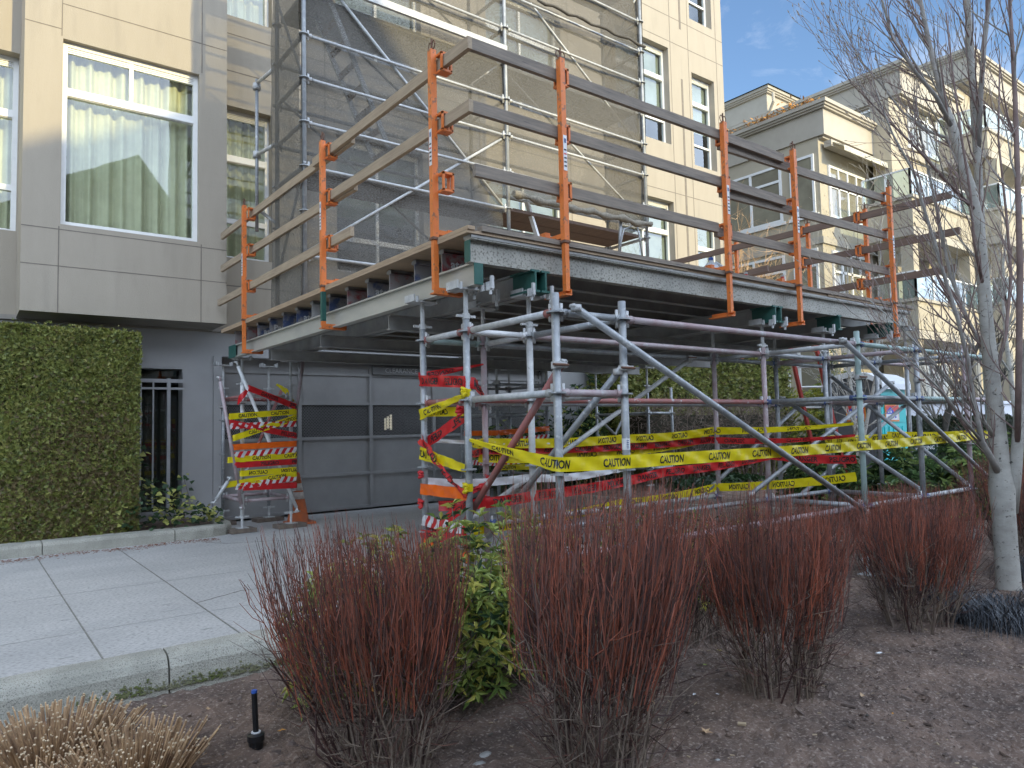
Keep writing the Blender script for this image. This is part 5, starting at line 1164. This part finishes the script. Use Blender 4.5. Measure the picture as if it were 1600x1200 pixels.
for k, (x, y, rx, h, l) in enumerate(((9.6, 4.4, .8, .80, 'dark glossy rhododendron left of the parking sign'), (11.2, 4.3, .8, .85, 'bright green rhododendron in front of the parking sign'), (12.8, 4.4, .9, .88, 'rhododendron right of the parking sign below the dark hedge'), (14.8, 4.2, 1.0, .95, 'rhododendron beside the pale tree at the right edge'), (10.6, 6.0, .8, .9, 'dark rhododendron at the foot of the portable toilet'), (17, 4.6, 1.1, 1.0, 'light green shrub at the far right edge behind the tree'))):
    shrub(x, y, -.05, rx, .6, h * 1.12, RG, 460, .13, .042, l, 30 + k, 'rhododendron', 'shrub', 6, (4, 3 if k in (1, 2, 5) else 1, 3), RHG)
shrub(8.1, 10.9, .1, .7, .4, 1.3, LG, 260, .12, .05, 'dark leafed shrub in the shade right of the garage door', 41, wts=(.4, 2, 6, .3))
shrub(8.9, 10.8, .1, .6, .4, 1.6, LG, 260, .12, .05, 'tall dark shrub against the wall under the deck', 42, wts=(.4, 2, 6, .3))
shrub(10.1, 10.7, .1, .7, .4, 2.1, LG, 420, .13, .055, 'tall dark shrub at the right end of the garage wall', 45, wts=(.3, 1.5, 7, .2))
shrub(17.6, 9.6, 0, 1.4, 1.0, 2.6, YBUSH, 900, .12, .05, 'tall sunlit yellow green bush behind the portable toilet', 43, whorl=6)
shrub(21.5, 11.5, 0, 1.6, 1.0, 2.9, YBUSH, 700, .12, .05, 'yellow green bush beyond the portable toilet, half hidden', 44, whorl=6)
# ivy at the kerb end
rn = random.Random(14); IV = thing('ivy_plant', 'variegated ivy with yellow edged leaves spilling over the rounded kerb end', 'ivy', (2.2, 10.25, .13)); lv = MB(); st = MB()
def ivyleaf(p, d, s, m):
    o1 = d; up = (V((0, -.5, .8)) + rdir(rn) * .5).normalized(); s1 = d.cross(up).normalized(); i = lv.mi(m); b = len(lv.v)
    for u, v in ((0, 0), (.25, .45), (.55, .3), (1, 0), (.55, -.3), (.25, -.45)): lv.v.append(tuple(p + d * s * u + s1 * s * v + up * (s * .12 * abs(v))))
    lv.f.append((b, b + 1, b + 2, b + 3)); lv.m.append(i); lv.f.append((b, b + 3, b + 4, b + 5)); lv.m.append(i)
for k in range(420):
    x = rn.uniform(1.55, 2.85); hgt = .45 * math.exp(-((x - 2.0) / .45) ** 2) + .16; p = V((x, rn.uniform(9.98, 10.75), .14 + hgt * rn.random()))
    m_ = IG[2] if (rn.random() < .40 and x > 1.9) or x < 1.62 else (IG[0] if rn.random() < .6 else IG[1])
    ivyleaf(p, (V((rn.gauss(0, 1), -1, rn.gauss(-.2, .6)))).normalized(), rn.uniform(.05, .11), m_)
for pts in ([(2.05, 10.9, .3), (1.95, 11.05, .9), (2.02, 11.1, 1.15)], [(1.75, 10.7, .3), (1.78, 11.0, 1.0), (1.74, 11.05, 1.7)], [(2.5, 10.8, .2), (2.62, 11.1, .45), (2.55, 11.15, .75)]):
    st.tube(pts, .004, TWIGB, 4, False)
    for t in range(16): 
        f = rn.random(); q = V(pts[0]).lerp(V(pts[1]), f * 2) if f < .5 else V(pts[1]).lerp(V(pts[2]), f * 2 - 1); ivyleaf(q + V((rn.gauss(0, .04), -.03, rn.gauss(0, .03))), V((rn.gauss(0, 1), -.6, -.5)).normalized(), rn.uniform(.05, .1), rn.choice(IG))
st.build('stem', IV); lv.build('foliage', IV)

# ---- clipped hedges
def hedge(x0, x1, y0, y1, z0, z1, mats, n, l, w, label, seed, faces, core, name='hedge', wts=None, lump=.05, patch=None):
    rn = random.Random(seed); B = thing(name, label, 'hedge', ((x0 + x1) / 2, (y0 + y1) / 2, z0)); lv = MB(); c = MB(); e = .07
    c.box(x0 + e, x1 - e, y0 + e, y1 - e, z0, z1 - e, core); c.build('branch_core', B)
    A = {'f': (x1 - x0) * (z1 - z0), 't': (x1 - x0) * (y1 - y0), 'l': (y1 - y0) * (z1 - z0), 'r': (y1 - y0) * (z1 - z0)}; tot = sum(A[f] for f in faces)
    for f in faces:
        for k in range(int(n * A[f] / tot)):
            u, v = rn.random(), rn.random(); dep = rn.random() ** 1.5 * .10 - (rn.uniform(.01, .07) if rn.random() < .05 else 0)
            wob = lump * (math.sin(u * 9 + v * 5 + seed) * .5 + math.sin(u * 23 - v * 17) * .3)
            if f == 'f': p = V((x0 + u * (x1 - x0), y0 + dep - wob, z0 + v * (z1 - z0))); nn = V((0, -1, 0))
            elif f == 't': p = V((x0 + u * (x1 - x0), y0 + v * (y1 - y0), z1 - dep + wob)); nn = V((0, 0, 1))
            elif f == 'l': p = V((x0 + dep - wob, y0 + u * (y1 - y0), z0 + v * (z1 - z0))); nn = V((-1, 0, 0))
            else: p = V((x1 - dep + wob, y0 + u * (y1 - y0), z0 + v * (z1 - z0))); nn = V((1, 0, 0))
            d = (nn * rn.uniform(.3, .9) + rdir(rn) * .75 + V((0, 0, .25))).normalized()
            mt = rn.choices(mats, wts)[0]
            if patch and patch(p, rn): mt = mats[-1]
            s = rn.uniform(.6, 1.25)
            o1 = d.cross(nn + rdir(rn) * .6); 
            if o1.length < .01: o1 = d.orthogonal()
            o1.normalize()
            for t in range(3):                     # small feathered spray
                dd = (d + o1 * (t - 1) * .55).normalized(); b = len(lv.v); i = lv.mi(mt); q = p + o1 * ((t - 1) * w * .2); sd = dd.cross(nn + rdir(rn) * .3); sd = (sd if sd.length > .05 else o1).normalized() * (w * .28 * s)
                lv.v.extend([tuple(q - sd), tuple(q + sd), tuple(q + dd * l * s)]); lv.f.append((b, b + 1, b + 2)); lv.m.append(i)
    lv.build('foliage', B)
    return B
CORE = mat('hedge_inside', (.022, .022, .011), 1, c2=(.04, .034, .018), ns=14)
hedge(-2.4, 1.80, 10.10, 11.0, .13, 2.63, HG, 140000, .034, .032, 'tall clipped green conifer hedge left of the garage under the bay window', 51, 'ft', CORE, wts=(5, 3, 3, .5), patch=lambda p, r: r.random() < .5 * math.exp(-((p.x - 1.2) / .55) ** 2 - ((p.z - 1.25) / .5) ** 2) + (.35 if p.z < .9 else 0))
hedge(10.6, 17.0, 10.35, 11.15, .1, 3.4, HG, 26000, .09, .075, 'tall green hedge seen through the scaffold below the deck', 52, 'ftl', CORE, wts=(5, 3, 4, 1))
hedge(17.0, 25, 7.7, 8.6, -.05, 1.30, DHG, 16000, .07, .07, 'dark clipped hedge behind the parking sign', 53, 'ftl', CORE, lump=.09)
# brown winter hedge of bare twigs
rn = random.Random(54); BH = thing('bare_hedge', 'dry brown leafless hedge behind the scaffold, in front of the green hedge', 'hedge', (12.5, 9.6, .1)); m = MB(); m2 = MB()
for k in range(3600):
    x = rn.uniform(10.2, 15.0); y = rn.uniform(9.0, 9.9); z = .1 + 1.66 * math.sqrt(rn.random()); top = z > 1.4
    d = (rdir(rn) + V((0, -.3, .9 if top else .1))).normalized(); l = rn.uniform(.1, .34) if not top else rn.uniform(.06, .2); p = V((x, y, z)); mid = p + d * l * .5 + rdir(rn) * .05
    m.tube([p, mid, p + d * l + rdir(rn) * .05], [.005, .004, .002], BROWNH if rn.random() < .7 else TWIGB, 3, False)
for k in range(46):
    x = rn.uniform(10.3, 14.9); y = rn.uniform(9.2, 9.8); b = V((x, y, .08)); p = b + V((rn.gauss(0, .2), rn.gauss(0, .1), rn.uniform(.7, 1.5))); m2.tube([b, b.lerp(p, .5) + rdir(rn) * .08, p], [.022, .016, .008], BROWNH, 5, False)
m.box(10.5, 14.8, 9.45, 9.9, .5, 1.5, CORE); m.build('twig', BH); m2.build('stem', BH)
# ground plants at the foot of it
shrub(11.5, 8.6, .1, 1.6, .3, .16, IG[:2], 240, .09, .06, 'low ivy creeping along the soil below the brown hedge', 55, 'ivy_plant', 'ivy', 4)

# ---- black grass clumps, straw stubble
def grassclump(x, y, z, R, n, L_, label, seed):
    rn = random.Random(seed); m = MB(); i = m.mi(MON)
    for k in range(n):
        a = rn.uniform(0, 6.283); q = math.sqrt(rn.random()) * R; p = V((x + math.cos(a) * q, y + math.sin(a) * q, z)); a2 = a + rn.gauss(0, .9); o = V((math.cos(a2), math.sin(a2), 0)); s = V((-o.y, o.x, 0)) * rn.uniform(.0022, .004); l = L_ * rn.uniform(.5, 1.1)
        pr = [(0, 0), (.25, .42), (.6, .62), (.95, .40), (1.12, .1)]; b = len(m.v)
        for t, (u, v) in enumerate(pr):
            w_ = s * (1 - t / 5.2); c = p + o * u * l * .75 + V((0, 0, v * l)); m.v.extend([tuple(c - w_), tuple(c + w_)])
        for t in range(4): m.f.append((b + 2 * t, b + 2 * t + 1, b + 2 * t + 3, b + 2 * t + 2)); m.m.append(i)
    solo('black_grass', m, label, 'grass clump', (x, y, z), group='black grass clumps by the pale tree')
grassclump(5.75, 1.98, -.12, .34, 900, .26, 'black grass clump nearest the viewer in front of the pale trunk', 61)
grassclump(6.35, 1.65, -.12, .34, 800, .26, 'black grass clump at the right picture edge', 62)
grassclump(6.3, 2.75, -.11, .26, 600, .24, 'black grass clump behind the third bush, left of the pale trunk', 63)
grassclump(7.5, 2.2, -.1, .34, 700, .26, 'black grass clump right of the pale trunk', 64)
def stubble(x, y, z, R, n, H_, label, seed):
    rn = random.Random(seed); m = MB()
    for k in range(n):
        a = rn.uniform(0, 6.283); q = math.sqrt(rn.random()); p = V((x + math.cos(a) * q * R * .62, y + math.sin(a) * q * R * .62, z)); h = H_ * rn.uniform(.65, 1.1) * (1 - .25 * q); l = V((math.cos(a) * q, math.sin(a) * q, 0)) * (h * .75) + V((rn.gauss(0, .02), rn.gauss(0, .02), 0)); r = rn.uniform(.0028, .0058)
        e = p + l + V((0, 0, h)); m.tube([p, e], [r, r * .95], STRAW, 5, False); d = (e - p).normalized(); m.tube([e, e + d * .004], [r, r * .9], STRAWC, 5)
    for k in range(n // 3):
        a = rn.uniform(0, 6.283); q = rn.random(); p = V((x + math.cos(a) * q * R, y + math.sin(a) * q * R, z + rn.uniform(.01, .12))); d = (rdir(rn) + V((0, 0, .1))).normalized(); m.tube([p, p + d * rn.uniform(.05, .14)], [.0018, .0012], STRAW, 3, False)
    solo('cut_grass', m, label, 'grass clump', (x, y, z), group='cut back straw grass clumps')
stubble(.34, 3.72, -.13, .27, 480, .29, 'clump of cut straw coloured grass stubble below the kerb, left edge', 65); stubble(.58, 3.36, -.13, .26, 420, .26, 'clump of cut straw grass stubble in the lower left foreground', 66); stubble(.25, 3.25, -.14, .24, 280, .24, 'clump of cut straw stubble in the lower left corner', 67)
# dead leaf stuck in the stubble
def deadleaf(x, y, z, s, seed, m_, label, star=False):
    rn = random.Random(seed); m = MB(); n = 10 if star else 8; c = V((x, y, z + .012)); pts = []
    a0 = rn.uniform(0, 6)
    for k in range(n):
        r = s * ((1 if k % 2 == 0 else .42) if star else (1 if k % 4 == 0 else .45)) * rn.uniform(.85, 1.1); a = a0 + 6.283 * k / n; pts.append(c + V((math.cos(a) * r, math.sin(a) * r, rn.uniform(0, .35) * s)))
    i = m.mi(m_); b = len(m.v); m.v.append(tuple(c)); m.v.extend(tuple(p) for p in pts)
    for k in range(n): m.f.append((b, b + 1 + k, b + 1 + (k + 1) % n)); m.m.append(i)
    solo('dead_leaf', m, label, 'leaf', group='leaves and scraps lying on the soil')
for k, (px, py, s, m_, l, st_) in enumerate(((1103, 1146, .035, LEAFT, 'tan star shaped leaf on the soil right of the centre bush', True), (1348, 1089, .03, LEAFT, 'curled grey brown leaf on the soil right of the third bush', False), (1375, 1024, .03, STICK, 'thin white leaf on the soil beyond the third bush', False), (434, 1042, .03, STICK, 'white scrap lying at the foot of the kerb', False), (1495, 968, .04, LEAFT, 'long tan leaf beside the black tube near the tree', False), (1395, 1116, .012, LEAFO, 'tiny yellow leaf on the open soil at right', False), (1125, 1022, .025, LG[3], 'pale yellow leaf on the dark soil between bushes', False), (1100, 1040, .022, LG[0], 'small green leaf on the dark soil between bushes', False), (325, 1107, .03, LEAFT, 'broken tan leaf on the soil left of the black sprinkler tube', False), (440, 1145, .022, LEAFO, 'small orange leaf right of the sprinkler tube', False), (1085, 1085, .02, STICK, 'white speck of litter right of the centre bush', False), (1122, 1085, .016, STICK, 'small white pebble like scrap near the star shaped leaf', False))):
    p = PX(px, py, Z=-.1); deadleaf(p.x, p.y, bedz(p.x, p.y), s, k, m_, l, st_)
for k, (px, py, s, l) in enumerate(((757, 1180, .028, 'pale rounded stone at the foot of the centre bush'), (745, 1198, .035, 'pale stone half out of the picture at the bottom edge'), (1120, 1187, .014, 'small white pebble at the bottom edge right of the centre bush'))):
    p = PX(px, py, Z=-.1); m = MB(); rn = random.Random(k); c = V((p.x, p.y, bedz(p.x, p.y)))
    m.lathe(c - V((0, 0, .25 * s)), [(-.3 * s, .6 * s), (0, s), (.3 * s, .8 * s), (.45 * s, .45 * s), (.5 * s, .02 * s)], STONE, 11)
    m.v = [(c.x + (v[0] - c.x) * 1.25 + rn.gauss(0, .06 * s), c.y + (v[1] - c.y) * .85 + rn.gauss(0, .06 * s), v[2] + .25 * (v[0] - c.x)) for v in m.v]; solo('stone', m, l, 'stone', smooth=True)
rn = random.Random(71); m = MB()
for k in range(15000):
    x = rn.uniform(-.2, 6.8); y = rn.uniform(.2, 4.38); s = rn.uniform(.002, .0065) * (1 + 1.6 * (rn.random() < .05)); z = bedz(x, y) + .002; a = rn.uniform(0, 6.28); d = V((math.cos(a), math.sin(a), rn.uniform(-.3, .3))); l = s * rn.uniform(1, 4.5)
    e = V((-d.y, d.x, rn.uniform(-.5, .5))) * s * .7; mt = CHIPL if rn.random() < .085 else (CHIPD if rn.random() < .8 else SOIL)
    m.obox((x, y, z), d * l, e, V((0, 0, s * .6)), mt)
for k in range(2600):
    x = rn.uniform(-.1, 6.6); y = rn.uniform(.3, 4.36); z = bedz(x, y); s = abs(rn.gauss(0, .008)) + .004; q = [V((rn.uniform(.6, 1.3) * s, 0, 0)), V((0, rn.uniform(.6, 1.3) * s, 0)), V((0, 0, rn.uniform(.4, .9) * s))]
    a = rn.uniform(0, 6.28); ca, sa = math.cos(a), math.sin(a); c = V((x, y, z)); ring = [c + V((ca * math.cos(t) - sa * math.sin(t), sa * math.cos(t) + ca * math.sin(t), 0)) * s * rn.uniform(.7, 1.25) for t in (0, 1.25, 2.5, 3.8, 5.0)]; tp = c + V((rn.gauss(0, .2) * s, rn.gauss(0, .2) * s, s * rn.uniform(.4, .9)))
    for t in range(5): m.face([ring[t], ring[(t + 1) % 5], tp], SOIL if k % 3 else CHIPD)
for k in range(420):
    x = rn.uniform(-.1, 6.6); y = rn.uniform(.3, 4.3); z = bedz(x, y) + .004; a = rn.uniform(0, 6.28); l = rn.uniform(.015, .06); d = V((math.cos(a), math.sin(a), rn.uniform(-.12, .2)))
    if k % 3: m.tube([(x, y, z), V((x, y, z)) + d * l * .5 + V((0, 0, .004)), V((x, y, z)) + d * l], [.0012, .0014, .0008], CHIPL if rn.random() < .35 else TWIGB, 3, False)
    else: m.obox((x, y, z), d * l * .5, V((-d.y, d.x, 0)) * l * .22, (0, 0, .003), CHIPD if rn.random() < .6 else BARKD)
struct('mulch_debris', m, 'stuff')
# sprinkler risers
for px, py, h, l, cap in ((400, 1172, .24, 'black sprinkler riser with a blue top standing in the left soil', True), (1503, 978, .15, 'short black sprinkler riser near the pale tree trunk', False)):
    p = PX(px, py, Z=-.11); z = bedz(p.x, p.y); SP = thing('sprinkler_riser', l, 'sprinkler', (p.x, p.y, z)); m = MB()
    m.lathe((p.x, p.y, z - .02), [(0, .03), (.04, .033), (.05, .038), (.075, .038), (.08, .026)], BLKP, 14); m.tube([(p.x, p.y, z + .05), (p.x - .008, p.y, z + h)], .013, BLKP, 10); m.build('riser_tube', SP)
    if cap:
        m = MB(); m.tube([(p.x, p.y, z + .062), (p.x, p.y, z + .068)], .021, STICK, 12); m.build('white_ring', SP); m = MB(); m.tube([(p.x - .008, p.y, z + h), (p.x - .008, p.y, z + h + .012)], .0135, BLUEC, 10); m.build('blue_cap', SP)

# ---- trees
def twigs(mb, p, d, l, r, rn, depth, bend, m, buds=None, wob=.16, segs=4, kids=(2, 4), spread=.6, gmin=.3):
    pts = [p]; rr = [r]; q = p; dd = d.copy(); marks = []
    for k in range(segs):
        dd = (dd + rdir(rn) * wob + bend * .12).normalized(); q = q + dd * (l / segs); pts.append(q); rr.append(max(.0016, r * (1 - .75 * (k + 1) / segs))); marks.append((q, dd.copy(), rr[-1]))
    mb.tube(pts, rr, m, 4 if r > .006 else 3, False)
    if buds is not None:
        for (c, e, r_) in marks[-1:]:
            s = .0035 + r_ * .9; buds.tube([c, c + e * .012, c + e * .03], [s * .5, s, .001], BUD, 4, False)
    if depth > 0:
        for k in range(rn.randint(*kids)):
            c, e, r_ = rn.choice(marks[:-1]) if len(marks) > 1 else marks[0]
            o = rdir(rn); o = (o - e * o.dot(e)).normalized(); nd = (e + o * spread * rn.uniform(.6, 1.3)).normalized()
            twigs(mb, c, nd, l * rn.uniform(.45, .75), r_ * .75, rn, depth - 1, bend, m, buds, wob, segs, kids, spread)
def limb(mb, pts, m, n=10):
    """pts: (pixel x, pixel y, distance, radius) traced from the photograph"""
    P = [PX(x, y, d=d) for x, y, d, r in pts]; mb.tube(P, [p[3] for p in pts], m, n); return list(zip(P, [p[3] for p in pts]))
rn = random.Random(81); TR_ = thing('bare_tree', 'pale barked multi stemmed bare tree at the right of the soil bed', 'tree', (6.9, 2.33, -.12)); tk = MB(); br = MB(); tg = MB(); D0 = 5.93
limb(tk, [(1578, 940, D0, .108), (1576, 915, D0, .092), (1572, 860, D0, .086), (1568, 800, D0, .086), (1566, 765, D0, .098), (1562, 720, D0, .074), (1556, 650, D0, .062), (1549, 580, D0, .056), (1541, 500, D0, .05), (1535, 420, D0, .046), (1528, 350, D0, .043), (1518, 300, D0, .042), (1503, 255, D0, .040), (1490, 205, D0, .036), (1478, 170, D0, .03)], BARKL, 16)
limb(tk, [(1580, 800, D0, .05), (1586, 745, D0 - .05, .046), (1590, 690, D0 - .08, .043), (1594, 640, D0 - .1, .04), (1603, 560, D0 - .15, .032), (1615, 480, D0 - .2, .028)], BARKL, 12)
tk.build('trunk', TR_, True)
L = []
L += [limb(br, [(1478, 172, D0, .03), (1466, 125, D0 + .05, .024), (1452, 70, D0 + .1, .02), (1440, 10, D0 + .1, .016), (1425, -60, D0 + .1, .012)], BARKG)]
L += [limb(br, [(1537, 440, D0, .03), (1531, 330, D0 + .12, .033), (1527, 240, D0 + .15, .032), (1521, 150, D0 + .18, .03), (1516, 70, D0 + .2, .027), (1511, 0, D0 + .2, .024), (1505, -90, D0 + .2, .02)], BARKL)]
L += [limb(br, [(1528, 235, D0 + .15, .024), (1532, 150, D0 + .05, .02), (1537, 80, D0, .018), (1545, 0, D0, .016), (1552, -80, D0, .013)], BARKG)]
L += [limb(br, [(1488, 200, D0, .02), (1462, 150, D0 - .15, .016), (1430, 112, D0 - .25, .013), (1395, 60, D0 - .3, .010), (1378, 0, D0 - .3, .008), (1370, -40, D0 - .3, .006)], BARKG)]
L += [limb(br, [(1503, 255, D0, .018), (1478, 215, D0 + .2, .013), (1450, 205, D0 + .25, .011), (1410, 175, D0 + .3, .009), (1375, 130, D0 + .3, .007), (1345, 95, D0 + .3, .005), (1322, 50, D0 + .3, .004)], BARKG)]
L += [limb(br, [(1525, 330, D0, .017), (1480, 285, D0 - .2, .012), (1440, 240, D0 - .3, .010), (1400, 200, D0 - .35, .008), (1365, 165, D0 - .4, .006), (1330, 130, D0 - .4, .004), (1300, 80, D0 - .4, .003)], BARKR)]
L += [limb(br, [(1559, 690, D0, .018), (1535, 655, D0 - .1, .014), (1512, 628, D0 - .15, .013), (1480, 590, D0 - .2, .011), (1440, 545, D0 - .25, .008), (1400, 505, D0 - .3, .006), (1360, 470, D0 - .3, .004)], BARKL)]
L += [limb(br, [(1563, 745, D0, .03), (1548, 715, D0 - .12, .026), (1534, 690, D0 - .2, .022), (1521, 630, D0 - .25, .019), (1512, 560, D0 - .3, .016), (1497, 500, D0 - .35, .015), (1478, 440, D0 - .4, .013), (1462, 385, D0 - .4, .012), (1445, 330, D0 - .4, .011), (1428, 270, D0 - .45, .009), (1395, 210, D0 - .5, .007), (1375, 160, D0 - .5, .005), (1362, 120, D0 - .5, .003)], BARKG)]
L += [limb(br, [(1534, 690, D0 - .2, .014), (1500, 648, D0 - .3, .011), (1470, 610, D0 - .4, .009), (1430, 570, D0 - .5, .006), (1390, 545, D0 - .5, .004)], BARKG)]
L += [limb(br, [(1545, 560, D0, .018), (1512, 500, D0 + .2, .016), (1485, 430, D0 + .3, .015), (1470, 360, D0 + .35, .013), (1458, 300, D0 + .4, .011), (1440, 220, D0 + .4, .008), (1430, 150, D0 + .4, .006)], BARKG)]
L += [limb(br, [(1590, 690, D0 - .1, .022), (1592, 560, D0 - .25, .024), (1594, 420, D0 - .3, .023), (1590, 280, D0 - .3, .02), (1586, 150, D0 - .3, .017), (1580, 40, D0 - .3, .013), (1574, -50, D0 - .3, .01)], BARKR)]
L += [limb(br, [(1552, 600, D0, .016), (1572, 520, D0 + .1, .014), (1580, 430, D0 + .2, .012), (1572, 330, D0 + .2, .01), (1560, 220, D0 + .2, .008), (1562, 100, D0 + .2, .006)], BARKR)]
L += [limb(br, [(1537, 450, D0, .014), (1522, 380, D0 - .2, .011), (1516, 300, D0 - .3, .009), (1500, 200, D0 - .35, .008), (1488, 110, D0 - .35, .006), (1478, 20, D0 - .35, .005)], BARKR)]
br.build('branch', TR_, True); bdt = MB()
for lm in L:
    for k in range(1, len(lm)):
        p, r = lm[k]; p0, r0 = lm[k - 1]; d = (p - p0).normalized()
        for t in range(4 if r < .02 else 3):
            q = p0.lerp(p, rn.random()); left = -rt * rn.uniform(.0, .8) + V((0, 0, rn.uniform(.2, .8))) + fw * rn.gauss(0, .45)
            nd = (d * .55 + left + rdir(rn) * .35).normalized()
            twigs(tg, q, nd, rn.uniform(.3, .8), min(.0085, r * .65), rn, 2, V((0, 0, 1.2)), BARKR if rn.random() < .7 else BARKG, bdt, .15, 4, (1, 2), .65)
tg.build('twig', TR_); bdt.build('bud', TR_)
def tree(x, y, z, h, label, seed, m, tm, r=.08, buds=False, name='bare_tree', stems=1, depth=3, kids=(2, 4), lean=.1, spread=.65, tw=1.0, low=.35):
    rn = random.Random(seed); B = thing(name, label, 'tree', (x, y, z)); tk = MB(); tg = MB(); bd = MB() if buds else None
    for s in range(stems):
        p = V((x + rn.gauss(0, .08) * (stems > 1), y + rn.gauss(0, .08) * (stems > 1), z - .05)); d = V((rn.gauss(0, lean), rn.gauss(0, lean), 1)).normalized(); pts = [p]; rr = [r * 1.25]; n = 9
        for k in range(n):
            d = (d + V((rn.gauss(0, .07), rn.gauss(0, .07), .05))).normalized(); p = p + d * (h * .8 / n); pts.append(p); rr.append(r * (1 - .85 * (k + 1) / n))
        tk.tube(pts, rr, tm, 10)
        for k in range(int(n * low), n + 1):
            for t in range(3):
                o = rdir(rn); o.z = abs(o.z) * .6; nd = (V((0, 0, .75)) + o * 1.0).normalized()
                twigs(tg, pts[k], nd, h * rn.uniform(.16, .30) * tw, max(.004, rr[k] * .45), rn, depth, V((0, 0, .8)), m, bd, .2, 4, kids, spread)
    tk.build('trunk', B, True); tg.build('branch', B)
    if bd is not None and bd.v: bd.build('bud', B)
    return B
tree(13.6, 7.0, 0, 6.3, 'small bare tree with pale buds left of the portable toilet roof', 91, BARKL, BARKL, .045, True, stems=2, depth=3, kids=(1, 3), low=.25)
tree(19.5, 8.0, 0, 6.0, 'bare tree with pale buds in front of the white garden wall', 92, BARKG, BARKD, .11, True, depth=3, kids=(2, 3), low=.3)
tree(17.4, 5.5, 0, 8.6, 'slim white stemmed bare tree behind the pale trunked tree', 93, BARKL, BARKL, .06, True, depth=3, kids=(1, 3))
tree(20.5, 4.6, 0, 9.0, 'tall bare tree at the right picture edge with fine reddish twigs', 94, BARKR, BARKG, .11, False, depth=4, kids=(1, 3), low=.2)
tree(24.5, 8.4, 0, 8.5, 'bare tree farther back in front of the cream balconies', 95, BARKD, BARKD, .1, False, depth=4, kids=(1, 3), low=.25)
tree(22.5, 5.8, 0, 5.0, 'dense twiggy bare shrub tree low at the right edge', 97, BROWNH, BARKD, .07, False, depth=4, kids=(2, 3), stems=2, low=.1)
tree(16.3, 1.9, -.1, 8.0, 'bare street tree just outside the right of the picture', 96, BARKD, BARKD, .1, False, depth=3, low=.35)
# orange weeping willow twigs beyond the deck
rn = random.Random(98); B = thing('willow_tree', 'bushy tree of fine orange twigs rising behind the deck against the cream building', 'tree', (17.2, 11.9, 0)); m = MB(); tk = MB()
tk.tube([(17.2, 11.9, -.05), (17.25, 11.9, 2.6), (17.1, 11.8, 4.0)], [.14, .1, .07], BARKD, 8); tk.build('trunk', B, True)
for k in range(110):
    a = rn.uniform(0, 6.283); b = V((17.2, 11.9, rn.uniform(2.6, 4.4))); o = V((math.cos(a), math.sin(a), 0)); l = rn.uniform(1.2, 3.4); pts = [b]; d = (o * rn.uniform(.3, 1.0) + V((0, 0, 1.0))).normalized(); p = b; rr = [.014]
    for t in range(7): d = (d + rdir(rn) * .3 + V((0, 0, .06))).normalized(); p = p + d * l / 7; pts.append(p); rr.append(.012 * (1 - t / 7.5))
    m.tube(pts, rr, WILLOW, 4, False)
    for t in range(6):
        q = rn.choice(pts[2:]); twigs(m, q, (o * .7 + rdir(rn) * .8 + V((0, 0, .3))).normalized(), rn.uniform(.3, .9), .006, rn, 1, V((0, 0, .2)), WILLOW, None, .3, 5, (1, 3), .8)
m.build('twig', B)
